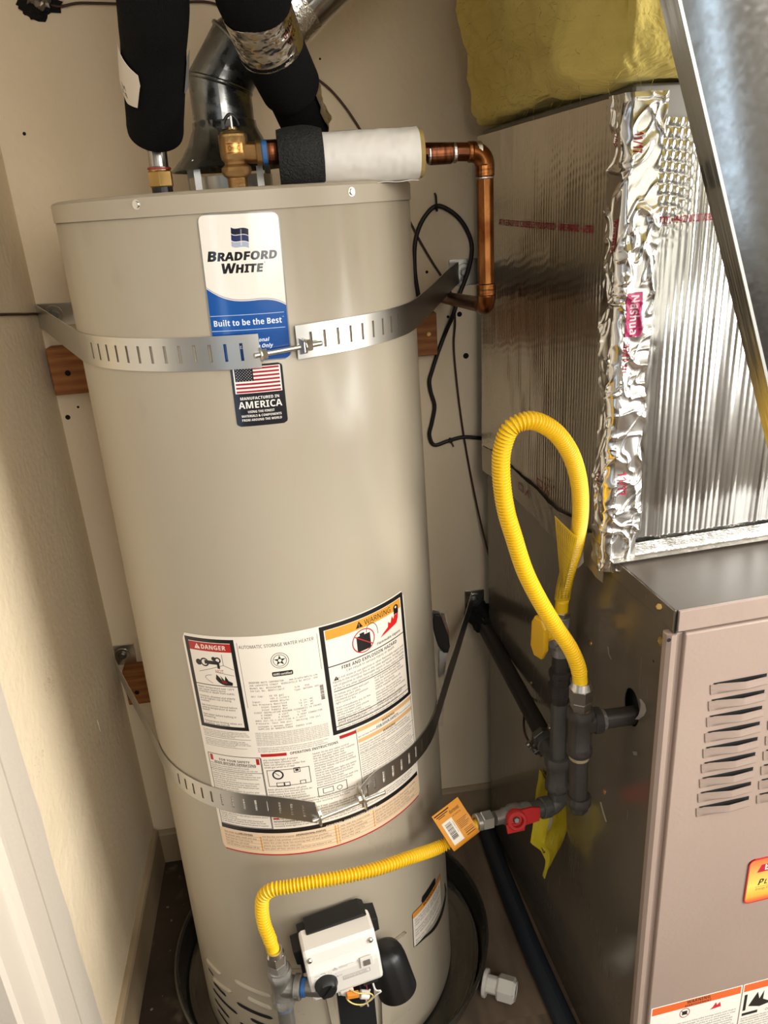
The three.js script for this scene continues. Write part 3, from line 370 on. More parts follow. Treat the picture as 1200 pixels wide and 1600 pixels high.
    fill(97, 212, 70, 4, 4.6, 4.2); fill(172, 211, 68, 14, 4.6, 4.2); x.strokeStyle = blk; x.lineWidth = 0.9; x.strokeRect(100, 234, 64, 30); x.beginPath(); x.arc(116, 243, 7.5, 0, 7); x.lineWidth = 2.4; x.stroke(); x.beginPath(); x.lineWidth = 1; x.moveTo(112, 239); x.lineTo(118, 245); x.stroke(); x.strokeRect(141, 233, 9, 8); x.fillRect(143, 235, 5, 4); x.strokeRect(112, 258, 11, 7); x.strokeRect(124, 258, 8, 7); x.strokeRect(148, 258, 8, 6); fill(97, 268, 68, 5, 4.6, 4.2); x.strokeRect(172, 278, 46, 18); x.strokeRect(180, 282, 16, 9); x.beginPath(); x.arc(206, 288, 4, 0, 7); x.stroke(); fill(97, 292, 140, 9, 4.8, 4.2);
    // safety box
    x.strokeStyle = blk; x.lineWidth = 1; x.strokeRect(6, 210, 87, 137); x.fillStyle = '#b3201c'; x.fillRect(9, 212, 5, 11); x.fillRect(86, 212, 5, 11); x.fillStyle = blk; x.font = `bold 6px ${F}`; x.textAlign = 'center'; x.fillText('FOR YOUR SAFETY', 50, 215, 60); x.fillText('READ BEFORE OPERATING', 50, 221, 70); fill(8, 226, 83, 3, 4, 3.5); x.fillStyle = blk; x.fillRect(6, 239, 87, 0.8); fill(8, 241, 83, 9, 4.2, 3.6); fill(8, 280, 83, 4, 4.2, 3.6, '#a33'); fill(8, 298, 83, 11, 4.2, 3.6); x.fillStyle = '#b3201c'; x.fillRect(97, 326, 9, 3); x.fillStyle = blk; x.fillRect(94, 211, 0.8, 138); fill(97, 331, 250, 3, 4.4, 4);
    // control diagnostic codes
    x.fillStyle = blk; x.fillRect(5, 348, 354, 8.5); x.fillStyle = '#f0e6d8'; x.font = `bold 6px ${F}`; x.fillText('CONTROL DIAGNOSTIC CODES', 176, 352.4, 90); x.fillStyle = '#eccfae'; x.fillRect(0, 357, 362, 45); x.fillStyle = '#d8a055'; x.fillRect(70, 364, 2.4, 30); x.fillRect(189, 359, 2.4, 38); x.fillRect(194, 359, 1.6, 38); x.fillRect(255, 360, 2, 34); x.fillStyle = '#6b5138'; for (let r = 0; r < 5; r++) { x.fillRect(8, 366 + r * 6.4, 346, 0.35); } fill(8, 361, 60, 5, 6.2, 4.2, '#4a3828'); fill(74, 361, 112, 5, 6.2, 4.2, '#4a3828'); fill(198, 361, 55, 5, 6.2, 4.2, '#4a3828'); fill(259, 361, 95, 5, 6.2, 4.2, '#4a3828'); x.fillStyle = blk; x.font = `bold 4.4px ${F}`; x.fillText('LED STATUS', 34, 360); x.fillText('OPERATIONAL STATUS', 128, 360); x.fillStyle = '#b3201c'; x.fillRect(0, 399.4, 362, 2.6);
  });
  const cdeg = -35 + (184.6 / 253.5) * 180 / Math.PI; part('rating_label', sticker(cdeg, 0.9515 - 0.2025, 0.362, 0.402, 0.005, 0.024, 0.0006, 80, 40), stickM(t, 0.45), heater, 'large white label with danger and warning panels and operating instructions');
}
{ // small orange-headed label low on the right
  const k = 6, t = canvasTex(104 * k, 88 * k, (x) => { x.scale(k, k); x.fillStyle = '#17140f'; x.fillRect(0, 0, 104, 88); x.fillStyle = '#e6ddd0'; x.fillRect(1.4, 1.4, 101, 85); x.fillStyle = '#d98f36'; x.fillRect(1.4, 1.4, 101, 13); x.fillStyle = '#17140f'; x.font = `bold 10px ${F}`; x.textAlign = 'center'; x.textBaseline = 'middle'; x.fillText('▲ WARNING', 52, 8); const s = ['Do not store or use gasoline or', 'other flammable vapors or liquids', 'near this or any other appliance.', '', 'Flammable vapors may be drawn by air', 'currents from other areas to', 'this appliance and ignite.', '', 'Read the manual before lighting', 'this water heater.']; lines(x, s, 6, 19, 6.6, `6.4px ${F}`, '#17140f', 92); });
  const a = onTank(642, 1425), b = onTank(690, 1420), da = Math.atan2(a.x - TX, a.z - TZ) * 180 / Math.PI, db = Math.atan2(b.x - TX, b.z - TZ) * 180 / Math.PI; part('warning_label', sticker((da + db) / 2 + 0.2, 0.271, 0.106, 0.083, 0.002, -0.03), stickM(t, 0.4), heater, 'small white label with an orange header');
}
{ // gas control on the front of the heater
  const th = 8.5 * Math.PI / 180, n = V3(Math.sin(th), 0, Math.cos(th)), tx = V3(Math.cos(th), 0, -Math.sin(th)), up = V3(0, 1, 0), rot = 0.06;
  const X = tx.clone().multiplyScalar(Math.cos(rot)).addScaledVector(up, Math.sin(rot)), Y = up.clone().multiplyScalar(Math.cos(rot)).addScaledVector(tx, -Math.sin(rot));
  const at = (u, v, e) => V3(TX, 0.412, TZ).addScaledVector(n, 0.2585 + e).addScaledVector(tx, -0.0185).addScaledVector(X, u).addScaledVector(Y, v);
  const ctl = part('gas_control', prism([[-0.066, -0.05], [0.06, -0.05], [0.062, -0.012], [0.071, -0.01], [0.071, 0.016], [0.056, 0.02], [0.054, 0.031], [0.046, 0.037], [-0.046, 0.033], [-0.048, 0.026], [-0.059, 0.024], [-0.06, 0.006], [-0.073, 0.004], [-0.071, -0.026], [-0.066, -0.028]], 0.034, at(0, -0.015, 0.006), X, Y, n, 0.002), M.black, heater, 'black control body with a white cover');
  // cover: bevelled at the top, rounded corners
  const cov = M.whitePlastic, prof = [[-0.062, 0.02], [-0.06, 0.034], [-0.055, 0.038], [0.02, 0.038], [0.03, 0.033], [0.034, 0.03], [0.056, 0.02], [0.064, 0.01], [0.066, -0.02], [-0.066, -0.02]];
  const g = prism([[-0.02, -0.076], [0.03, -0.076], [0.0365, -0.074], [0.0385, -0.068], [0.0385, -0.026], [0.037, -0.018], [0.032, -0.012], [0.029, -0.006], [0.024, 0.01], [0.018, 0.016], [-0.02, 0.016]], 0.118, at(0.059, 0, 0.048), n, Y, X.clone().negate(), 0.005);
  part('cover', g, cov, ctl, 'white plastic cover');
  const cs = (u, v, e, r) => [spin(at(u, v, e), n, [[0, 0], [r, 0], [r, 0.002], [r * 0.6, 0.004], [0, 0.004]], 18)];
  part('cover_screw', [...cs(-0.05, 0.003, 0.074, 0.0045)], M.zinc, ctl); part('cover_screw', cs(0.049, 0.003, 0.074, 0.0045), M.zinc, ctl);
  part('dial', [spin(at(-0.033, -0.042, 0.086), n, [[0.0185, 0], [0.0185, 0.004], [0.0165, 0.007], [0.015, 0.014], [0.0135, 0.016], [0, 0.016]], 40), prism([[-0.002, -0.013], [0.002, -0.013], [0.002, 0.013], [-0.002, 0.013]], 0.003, at(-0.033, -0.042, 0.1015), X.clone().addScaledVector(Y, -0.9).normalize(), Y.clone().addScaledVector(X, 0.9).normalize(), n, 0.0005)], M.black, ctl, 'black round temperature dial');
  part('button', [prism(rrect(-0.0105, -0.0105, 0.0105, 0.0105, 0.002), 0.003, at(0.036, -0.024, 0.086), X, Y, n, 0.0006, [])], cov, ctl); part('button_cap', prism(rrect(-0.0055, -0.0055, 0.0055, 0.0055, 0.001), 0.002, at(0.036, -0.024, 0.0885), X, Y, n, 0.0004), mat([0.16, 0.14, 0.12], 0.5), ctl, 'grey square push button');
  const pt = canvasTex(700, 520, (x) => { x.clearRect(0, 0, 700, 520); x.strokeStyle = x.fillStyle = 'rgba(40,36,32,1)'; x.lineWidth = 3; x.beginPath(); x.moveTo(268, 96); x.lineTo(290, 136); x.lineTo(246, 136); x.closePath(); x.stroke(); x.fillRect(266, 108, 4, 16); x.font = `16px ${F}`; x.fillText('DANGER: hot water can scald', 305, 112, 150); x.fillText('see the manual', 305, 132, 90); x.fillText('HOT', 60, 150); x.fillText('WARM', 118, 134); x.fillText('A', 196, 146); x.fillText('VERY HOT', 258, 260); for (let i = 0; i < 7; i++) { const a = -2.5 + i * 0.5, cx = 155, cy = 265; x.beginPath(); x.moveTo(cx + 118 * Math.cos(a), cy + 118 * Math.sin(a)); x.lineTo(cx + 132 * Math.cos(a), cy + 132 * Math.sin(a)); x.stroke(); } x.strokeRect(330, 296, 280, 62); x.font = `15px ${F}`; x.fillText('STATUS: one flash normal, two flash', 338, 316, 260); x.fillText('check pilot, four overheat, see label', 338, 334, 260); x.fillText('BEFORE SERVICE CALL READ MANUAL', 338, 351, 250); });
  const pm = mat('#ffffff', 0.5, 0, { map: pt, transparent: true }); part('print', sheet(1, 1, (i, j) => at(-0.057 + i * 0.11, -0.068 + j * 0.065, 0.0867)), pm, ctl);
  // things under the cover: black plug, white clip, wires
  part('plug', [prism(rrect(-0.012, -0.01, 0.012, 0.01, 0.002), 0.02, at(0.037, -0.078, 0.06), X, Y, n, 0.001)], M.black, ctl); part('clip', [prism([[-0.012, 0], [0.01, 0.002], [0.012, -0.02], [0.0, -0.026], [-0.01, -0.018]], 0.02, at(-0.004, -0.070, 0.062), X, Y, n, 0.002), prism(rrect(-0.008, -0.01, 0.006, 0.004, 0.002), 0.012, at(-0.01, -0.090, 0.06), X, Y, n, 0.001)], cov, ctl);
  part('knob', [rod(at(-0.03, -0.070, 0.066), at(-0.03, -0.090, 0.066), 0.006), rod(at(-0.03, -0.090, 0.066), at(-0.03, -0.094, 0.066), 0.009)], M.black, ctl);
  const wire = (name, pts, r, c, lab) => part(name, sweep(pts.map(([u, v, e]) => at(u, v - 0.008, e)), r, { n: 50, seg: 8 }), mat(c, 0.4), heater, lab);
  wire('wire', [[0.0, -0.072, 0.08], [0.012, -0.075, 0.09], [0.03, -0.082, 0.092], [0.035, -0.095, 0.09], [0.02, -0.108, 0.088], [0.004, -0.103, 0.086], [-0.006, -0.09, 0.082], [-0.002, -0.072, 0.078]], 0.0012, [0.7, 0.55, 0.2], 'yellowish wire');
  wire('wire', [[0.04, -0.075, 0.075], [0.042, -0.09, 0.085], [0.05, -0.092, 0.088], [0.04, -0.1, 0.086], [0.032, -0.115, 0.08], [0.016, -0.135, 0.07], [0.016, -0.16, 0.05]], 0.0015, [0.75, 0.72, 0.66], 'white wire');
  wire('wire', [[0.026, -0.075, 0.07], [0.03, -0.1, 0.065], [0.03, -0.16, 0.05]], 0.0012, [0.4, 0.03, 0.03], 'red wire'); wire('wire', [[0.034, -0.105, 0.07], [0.026, -0.13, 0.065], [0.028, -0.17, 0.05]], 0.0015, [0.75, 0.72, 0.66], 'white wire'); wire('wire', [[0.02, -0.075, 0.07], [0.02, -0.11, 0.06], [0.018, -0.17, 0.045]], 0.0012, [0.01, 0.01, 0.01], 'black wire');
  part('wire_connector', [prism(rrect(-0.01, -0.004, 0.01, 0.004, 0.001), 0.008, at(0.004, -0.086, 0.084), X.clone().addScaledVector(Y, -0.25).normalize(), Y.clone().addScaledVector(X, 0.25).normalize(), n, 0.0008)], mat([0.7, 0.25, 0.03], 0.4), heater, 'orange wire connector'); part('wire_connector', [rod(at(0.016, -0.096, 0.084), at(0.03, -0.102, 0.086), 0.007)], M.whitePlastic, heater, 'white wire connector');
  // black can of the igniter beside the control
  const c0 = at(0.072, -0.078, 0.03), c1 = at(0.083, -0.166, 0.05); part('igniter_cover', [spin(c0, c1.clone().sub(c0), [[0, 0], [0.018, 0.001], [0.027, 0.006], [0.031, 0.016], [0.033, 0.03], [0.034, 0.088], [0.032, 0.091], [0, 0.091]], 32), rod(at(0.05, -0.074, 0.03), at(0.058, -0.06, 0.03), 0.01)], M.black, heater, 'black plastic can beside the control');
}

// ---------- drain pan ----------
{
  const c = V3(-0.04, 0, -1.215), oval = (g) => { const p = g.attributes.position; for (let i = 0; i < p.count; i++) p.setZ(i, c.z + (p.getZ(i) - c.z) * 0.945); g.computeVertexNormals(); return g; }, pan = thing('drain_pan', 'round dark metal drain pan on the floor under the water heater', 'drain pan', c), R = 0.325;
  const pm = mat([0.17, 0.16, 0.14], 0.42, 0.85, { roughnessMap: rep(blotT, 3, 3) });
  part('pan', oval(spin(c, V3(0, 1, 0), [[0, 0.0005], [R - 0.02, 0.0005], [R - 0.012, 0.004], [R, 0.06], [R + 0.004, 0.0645], [R + 0.008, 0.063], [R + 0.0085, 0.06], [R + 0.006, 0.059], [R + 0.0015, 0.058], [R - 0.0105, 0.004]].reverse().concat([[0, 0.004]]).filter(() => true), 120)), pm, pan);
  const lean = oval(spin(c, V3(0, 1, 0), [[0, 0.0095], [0.24, 0.0095], [0.3, 0.0095], [R - 0.014, 0.0095]].reverse(), 80)); part('pan_floor', lean, pm, pan);
  const a = V3(0.236, 0.036, -1.068), d = V3(0.88, 0, 0.47).normalize(), f = part('drain_fitting', [ring(add(a, d, 0.018), add(a, d, 0.026), 0.012, 0.027), rod(add(a, d, 0.02), add(a, d, 0.052), 0.0175)], M.pvc, pan, 'white plastic drain fitting');
  part('fitting_nut', [hexNut(add(a, d, 0.046), add(a, d, 0.082), 0.0245, 0.004), ring(add(a, d, 0.08), add(a, d, 0.084), 0.013, 0.019)], M.pvc, f); part('fitting_hole', spin(add(a, d, 0.0824), d, [[0.0125, 0], [0, 0.0002]], 20), M.void, f);
}
// ---------- seismic straps ----------
function bandGeo(path, width, slots, th = 0.0014) {
  // path: dense list of {p, n} from wall to free end; slots measured back from the free end
  const S = [0]; for (let i = 1; i < path.length; i++) S.push(S[i - 1] + path[i].p.distanceTo(path[i - 1].p)); const L = S[S.length - 1];
  const at = (s) => { s = clamp(s, 0, L); let i = 1; while (i < S.length - 1 && S[i] < s) i++; const t = (s - S[i - 1]) / (S[i] - S[i - 1] || 1); return { p: path[i - 1].p.clone().lerp(path[i].p, t), n: path[i - 1].n.clone().lerp(path[i].n, t).normalize(), up: path[i - 1].up.clone().lerp(path[i].up, t).normalize() }; };
  const cuts = new Set([0, L]); for (let s = 0; s < L; s += 0.006) cuts.add(s); const H = slots.map((s) => [L - s - 0.0019, L - s + 0.0019]); H.flat().forEach((s) => cuts.add(s)); const C = [...cuts].sort((a, b) => a - b);
  const pos = [], nor = [], q4 = (a, b, c, d, na, nb) => { const fl = b.clone().sub(a).cross(c.clone().sub(a)).dot(na) < 0; for (const [p, n] of fl ? [[a, na], [c, nb], [b, nb], [a, na], [d, na], [c, nb]] : [[a, na], [b, nb], [c, nb], [a, na], [c, nb], [d, na]]) { pos.push(p.x, p.y, p.z); nor.push(n.x, n.y, n.z); } };
  const h = width / 2, hs = width * 0.26;
  for (let k = 0; k < C.length - 1; k++) {
    if (C[k + 1] - C[k] < 1e-6) continue; const a = at(C[k]), b = at(C[k + 1]), mid = (C[k] + C[k + 1]) / 2, inS = H.some(([u, v]) => mid > u && mid < v);
    for (const [y0, y1] of inS ? [[-h, -hs], [hs, h]] : [[-h, h]]) {
      const P = (q, y, o) => q.p.clone().addScaledVector(q.up, y).addScaledVector(q.n, o), na = a.n, nb = b.n, ia = na.clone().negate(), ib = nb.clone().negate(), up = a.up, dn = up.clone().negate(), t = b.p.clone().sub(a.p).normalize(), tb = t.clone().negate();
      q4(P(a, y0, th), P(b, y0, th), P(b, y1, th), P(a, y1, th), na, nb); q4(P(a, y1, 0), P(b, y1, 0), P(b, y0, 0), P(a, y0, 0), ia, ib); q4(P(a, y1, th), P(b, y1, th), P(b, y1, 0), P(a, y1, 0), up, up); q4(P(a, y0, 0), P(b, y0, 0), P(b, y0, th), P(a, y0, th), dn, dn);
      q4(P(a, y0, 0), P(a, y0, th), P(a, y1, th), P(a, y1, 0), tb, tb); q4(P(b, y0, th), P(b, y0, 0), P(b, y1, 0), P(b, y1, th), t, t);
    }
  }
  const g = new THREE.BufferGeometry(); g.setAttribute('position', new THREE.Float32BufferAttribute(pos, 3)); g.setAttribute('normal', new THREE.Float32BufferAttribute(nor, 3)); g.setAttribute('uv', new THREE.Float32BufferAttribute(pos.length / 3 * 2 === 0 ? [] : Array.from({ length: pos.length / 3 * 2 }, (_, i) => i % 2 ? pos[Math.floor(i / 2) * 3 + 1] * 3 : (pos[Math.floor(i / 2) * 3] + pos[Math.floor(i / 2) * 3 + 2]) * 3), 2)); return g;
}
function strapPath(side, wallPt, y, endDeg, stand, standLen, leaveN) {
  const r = jr(y) + 0.0012, dx = wallPt.x - TX, dz = wallPt.z - TZ, d = Math.hypot(dx, dz), tp = Math.atan2(dx, dz), tt = tp - side * Math.acos(r / d), end = endDeg * Math.PI / 180, path = [];
  const T0 = V3(TX + r * Math.sin(tt), y, TZ + r * Math.cos(tt)), nT = V3(Math.sin(tt), 0, Math.cos(tt)), up = V3(0, 1, 0);
  for (let i = 0; i < 24; i++) { const t = i / 24; const p = wallPt.clone().lerp(T0, t); p.y = lerp(wallPt.y, y, sm(t)); path.push({ p, n: leaveN ? leaveN.clone().lerp(nT, sm(clamp(t * 1.6))).normalize() : nT, up: up.clone() }); }
  const N = 120; for (let i = 0; i <= N; i++) { const a = lerp(tt, end, i / N), back = Math.abs(end - a) * r, k = clamp(1 - back / standLen), e = stand * k * k, n = V3(Math.sin(a), 0, Math.cos(a)); path.push({ p: V3(TX + (r + e) * n.x, y, TZ + (r + e) * n.z), n, up: up.clone() }); }
  return path;
}
function bracket(parent, c, w, h) {
  const pl = part('bracket', [box(c.x - w / 2, c.y - h / 2, BW, c.x + w / 2, c.y + h / 2, BW + 0.0035, 0.001)], M.zinc, parent); const o = V3(c.x, c.y, BW + 0.0035), z = V3(0, 0, 1);
  part('washer', [ring(o, add(o, z, 0.002), 0.004, 0.0165, 28)], M.zinc, pl); part('lag_screw', [hexNut(add(o, z, 0.002), add(o, z, 0.0085), 0.0075, 0.001), spin(add(o, z, 0.002), z, [[0.0095, 0], [0.0095, 0.0008], [0.007, 0.0014], [0, 0.0014]], 20)], M.darkzinc, pl);
}
{
  const W = 0.041;
  const up = thing('heater_strap', 'upper slotted metal strap around the heater crossing the blue maker sticker', 'strap', V3(TX, 1.345, TZ), 'earthquake straps round the heater');
  const bl = onZ(85, 491, BW), br = onZ(724, 425, BW);
  bracket(up, bl, 0.075, 0.042); bracket(up, br, 0.058, 0.05);
  const slots = (n, s0, st) => Array.from({ length: n }, (_, i) => s0 + i * st);
  part('band', [bandGeo(strapPath(-1, V3(bl.x - 0.028, bl.y, BW + 0.006), 1.3455, 3.6, 0.008, 0.1), W, slots(13, 0.022, 0.0195))], M.strapM, up);
  part('band', [bandGeo(strapPath(1, V3(br.x - 0.012, br.y, BW + 0.006), 1.35, 13.8, 0.006, 0.06), W, slots(9, 0.02, 0.0195))], M.strapM, up);
  // half-round tab ends and the tightening bolt
  const y = 1.345, b0 = tank(2.8, y - 0.004, 0.0125), b1 = tank(20.5, y + 0.001, 0.0115), d = b1.clone().sub(b0).normalize();
  const bolt = part('bolt', [rod(add(b0, d, -0.004), add(b1, d, 0.002), 0.0032), hexNut(add(b0, d, 0.006), add(b0, d, 0.012), 0.0068, 0.001), ring(add(b0, d, 0.003), add(b0, d, 0.006), 0.003, 0.0088)], M.zinc, up);
  const n1 = tank(16.3, y + 0.0005, 0.0118); part('nut', [hexNut(n1, add(n1, d, 0.0065), 0.0078, 0.001), ring(add(n1, d, -0.003), n1, 0.003, 0.0092)], M.zinc, bolt);
  const tab = (deg, s) => { const c0 = tank(deg, y, 0.002), n = V3(Math.sin(deg * Math.PI / 180), 0, Math.cos(deg * Math.PI / 180)); return slab(3, 10, (i, j) => c0.clone().addScaledVector(n, i * 0.019).addScaledVector(V3(0, 1, 0), (j - 0.5) * W * 0.5 * (1 - 0.3 * i * i)).addScaledVector(d, s * 0.004 * i), 0.0013); };
  part('tab', [tab(14.2, 1)], M.strapM, bolt);

  const low = thing('heater_strap', 'lower slotted metal strap around the heater crossing the large white label', 'strap', V3(TX, 0.648, TZ), 'earthquake straps round the heater');
  const cl = onZ(192, 1022, BW), cr = onZ(741, 936, BW); bracket(low, cl, 0.055, 0.05); bracket(low, cr, 0.046, 0.05);
  part('band', [bandGeo(strapPath(-1, V3(cl.x - 0.02, cl.y - 0.01, BW + 0.006), 0.648, 3.5, 0.024, 0.09), W, slots(13, 0.02, 0.0195))], M.strapM, low);
  part('band', [bandGeo(strapPath(1, V3(cr.x - 0.008, cr.y, BW + 0.006), 0.648, 18.6, 0.02, 0.05), W, slots(9, 0.018, 0.0195))], M.strapM, low);
  const e0 = tank(4.4, 0.636, 0.026), e1 = tank(23.5, 0.642, 0.024), f = e1.clone().sub(e0).normalize(), o0 = tank(3.6, 0.642, 0.0235), o1 = tank(18.8, 0.645, 0.02);
  const b2 = part('bolt', [rod(add(e0, f, -0.012), add(e1, f, 0.016), 0.0034), ring(o0, add(o0, f, 0.0025), 0.003, 0.0185), ring(o1, add(o1, f, 0.0025), 0.003, 0.0185), hexNut(add(o0, f, 0.0025), add(o0, f, 0.008), 0.0068, 0.001), hexNut(add(o1, f, -0.0065), o1, 0.0068, 0.001)], M.zinc, low);
}
// ---------- wooden blocks on the back wall ----------
{
  const woodMap = (a, b) => tex(512, 512, (u, v) => { const ringv = 0.5 + 0.5 * Math.sin((v * 26 + 1.2 * tfbm(u * 0.3, v, 6, 61, 3) + 0.6 * Math.sin(u * 2)) * 2), k = clamp(ringv * 0.6 + 0.4 * (0.5 + tfbm(u * 0.2, v, 50, 63, 2))); return [lerp(a[0], b[0], k), lerp(a[1], b[1], k), lerp(a[2], b[2], k)]; }, true);
  const wm = mat('#ffffff', 0.65, 0, { map: rep(woodMap(hx('#80491d'), hx('#a86f38')), 4, 7), bumpMap: rep(grainT, 4, 4), bumpScale: 0.0004 });
  const blk = (x0, y0, x1, y1, lab, hole, scr) => { const c = V3((x0 + x1) / 2, (y0 + y1) / 2, BW), t = thing('wood_block', lab, 'wood block', c, 'wood blocks on the back wall'); part('block', box(x0, y0, BW, x1, y1, BW + 0.036, 0.0025), wm, t); if (hole) part('knot', spin(V3(hole[0], hole[1], BW + 0.0362), V3(0, 0, 1), [[0.0055, 0], [0, 0.0003]], 16), M.void, t); if (scr) part('screw', [ring(V3(scr[0], scr[1], BW + 0.036), V3(scr[0], scr[1], BW + 0.0375), 0.0018, 0.0045, 20), spin(V3(scr[0], scr[1], BW + 0.0362), V3(0, 0, 1), [[0.0018, 0], [0, 0]], 12)], M.brass, t); };
  const z = BW + 0.036, a = onZ(70, 545, z), b = onZ(82, 619, z), h1 = onZ(106, 583, z); blk(a.x, b.y, -0.29, a.y, 'orange-brown wood block behind the heater under the upper left strap end', [h1.x, h1.y]);
  const c = onZ(682, 488, z), d = onZ(668, 556, z), s = onZ(670, 522, z); blk(0.14, d.y, c.x, c.y, 'orange-brown wood block with a brass screw under the upper right strap end', null, [s.x, s.y]);
  const e = onZ(190, 1050, z), f = onZ(205, 1102, z), h2 = onZ(214, 1082, z); blk(e.x, f.y, -0.29, e.y, 'dim wood block behind the heater under the lower left strap end', [h2.x, h2.y]);
}
// ---------- vent: draft hood and flue pipe ----------
{
  const Y0 = 1.54, A = V3(TX - 0.004, Y0, TZ), up = V3(0, 1, 0), hood = thing('draft_hood', 'flared grey metal draft hood on legs over the heater flue', 'draft hood', A);
  const hm = mat([0.13, 0.135, 0.13], 0.45, 0.9, { roughnessMap: rep(blotT, 3, 2) }), H = 1.559;
  part('cone', spin(V3(A.x, H, A.z), up, [[0.082, -0.0005], [0.0815, 0.001], [0.079, 0.003], [0.064, 0.018], [0.054, 0.032], [0.047, 0.047], [0.0445, 0.052], [0.0435, 0.06], [0.042, 0.06], [0.043, 0.05], [0.052, 0.031], [0.062, 0.017], [0.078, 0.001], [0.082, -0.0005]], 56), hm, hood);
  for (const a of [-128, -52, 40, 150]) { const r = 0.068, t = a * Math.PI / 180 + Math.PI / 2, x = A.x + r * Math.sin(t), z = A.z + r * Math.cos(t); part('leg', box(x - 0.0045, 1.53, z - 0.001, x + 0.0045, H + 0.012, z + 0.001), M.galv, hood); }
  part('flue_collar', [spin(V3(A.x, 1.53, A.z), up, [[0.062, 0], [0.062, 0.003], [0.058, 0.004], [0.058, 0.02], [0.056, 0.02], [0.05, 0.006], [0, 0.006]], 48)], M.galv, hood); part('flue_hole', spin(V3(A.x, 1.5365, A.z), up, [[0.052, 0], [0, 0.0005]], 40), M.void, hood);
  part('screw', [spin(onZ(318, 193, -1.177), V3(-0.3, 0, 0.95), [[0.0045, 0], [0.0045, 0.003], [0, 0.004]], 14)], M.zinc, hood);
  const duct = thing('vent_pipe', 'dark galvanised flue pipe elbow bending up to the right behind the foam pipe', 'vent pipe', V3(A.x, 1.615, A.z));
  const vm = mat([0.2, 0.205, 0.2], 0.58, 0.9, { roughnessMap: rep(varT(blotT, [0.5, 0.45, 0.5], [1, 1, 1]), 3, 3), bumpMap: rep(blotT, 2, 2), bumpScale: 0.0004 }), R = 0.0415;
  const p0 = V3(A.x, 1.612, TZ), p1 = V3(A.x + 0.0, 1.665, TZ), p2 = onZ(372, 78, TZ), p3 = onZ(430, 40, TZ), p4 = add(p3, onZ(498, -30, TZ).sub(onZ(437, 32, TZ)).normalize(), 0.9);
  const tubeR = (a, b, ra, rb) => sweep([a, b], (t) => lerp(ra, rb, t), { smooth: false, seg: 48 });
  // each gore is cut on the mitre planes it shares with its neighbours
  const gore = (a, b, nA, nB, r) => { const d = b.clone().sub(a).normalize(), N = Math.abs(d.z) > 0.9 ? V3(1, 0, 0) : V3(0, 0, 1), X = N.clone().addScaledVector(d, -N.dot(d)).normalize(), Y = d.clone().cross(X); return sheet(56, 8, (i, j) => { const an = i * 2 * Math.PI, o = X.clone().multiplyScalar(r * Math.cos(an)).addScaledVector(Y, r * Math.sin(an)); const q = (c, n) => c.clone().add(o).addScaledVector(d, -o.dot(n) / d.dot(n)); return q(a, nA).lerp(q(b, nB), j); }, (i, j) => [i, j * 0.3]); };
  const d0 = p1.clone().sub(p0).normalize(), d1 = p2.clone().sub(p1).normalize(), d2 = p3.clone().sub(p2).normalize(), d3 = p4.clone().sub(p3).normalize(), m1 = d0.clone().add(d1).normalize(), m2 = d1.clone().add(d2).normalize(), m3 = d2.clone().add(d3).normalize();
  const bead = (c, n, r) => { const X = V3(0, 0, 1), Y = n.clone().cross(X).normalize(); const pts = []; for (let i = 0; i <= 48; i++) { const a = i / 48 * 2 * Math.PI; pts.push(c.clone().addScaledVector(X, r * Math.cos(a)).addScaledVector(Y, r * Math.sin(a) / Math.max(0.6, Math.abs(n.dot(n))))); } return sweep(pts, 0.0032, { smooth: false, seg: 8, caps: false }); };
  part('gore', [gore(p0, p1, d0, m1, R)], vm, duct); part('gore', [gore(p1, p2, m1, m2, R)], vm, duct); part('gore', [gore(p2, p3, m2, m3, R)], vm, duct);
  part('seam_bead', [bead(p1, m1, R + 0.0012)], vm, duct); part('seam_bead', [bead(p2, m2, R + 0.0012)], vm, duct);
  part('straight_pipe', [gore(p3, p4, m3, d3, R + 0.0006)], mat([0.6, 0.59, 0.57], 0.28, 1, { roughnessMap: rep(blotT, 3, 3) }), duct, 'brighter straight pipe going up to the right');
  const w0 = add(p3, d3, -0.004), w1 = add(p3, d3, 0.045); part('foil_wrap', [gore(w0, w1, m3, d3, R + 0.002)], M.foilTape, duct, 'crumpled foil tape round the pipe joint');
}
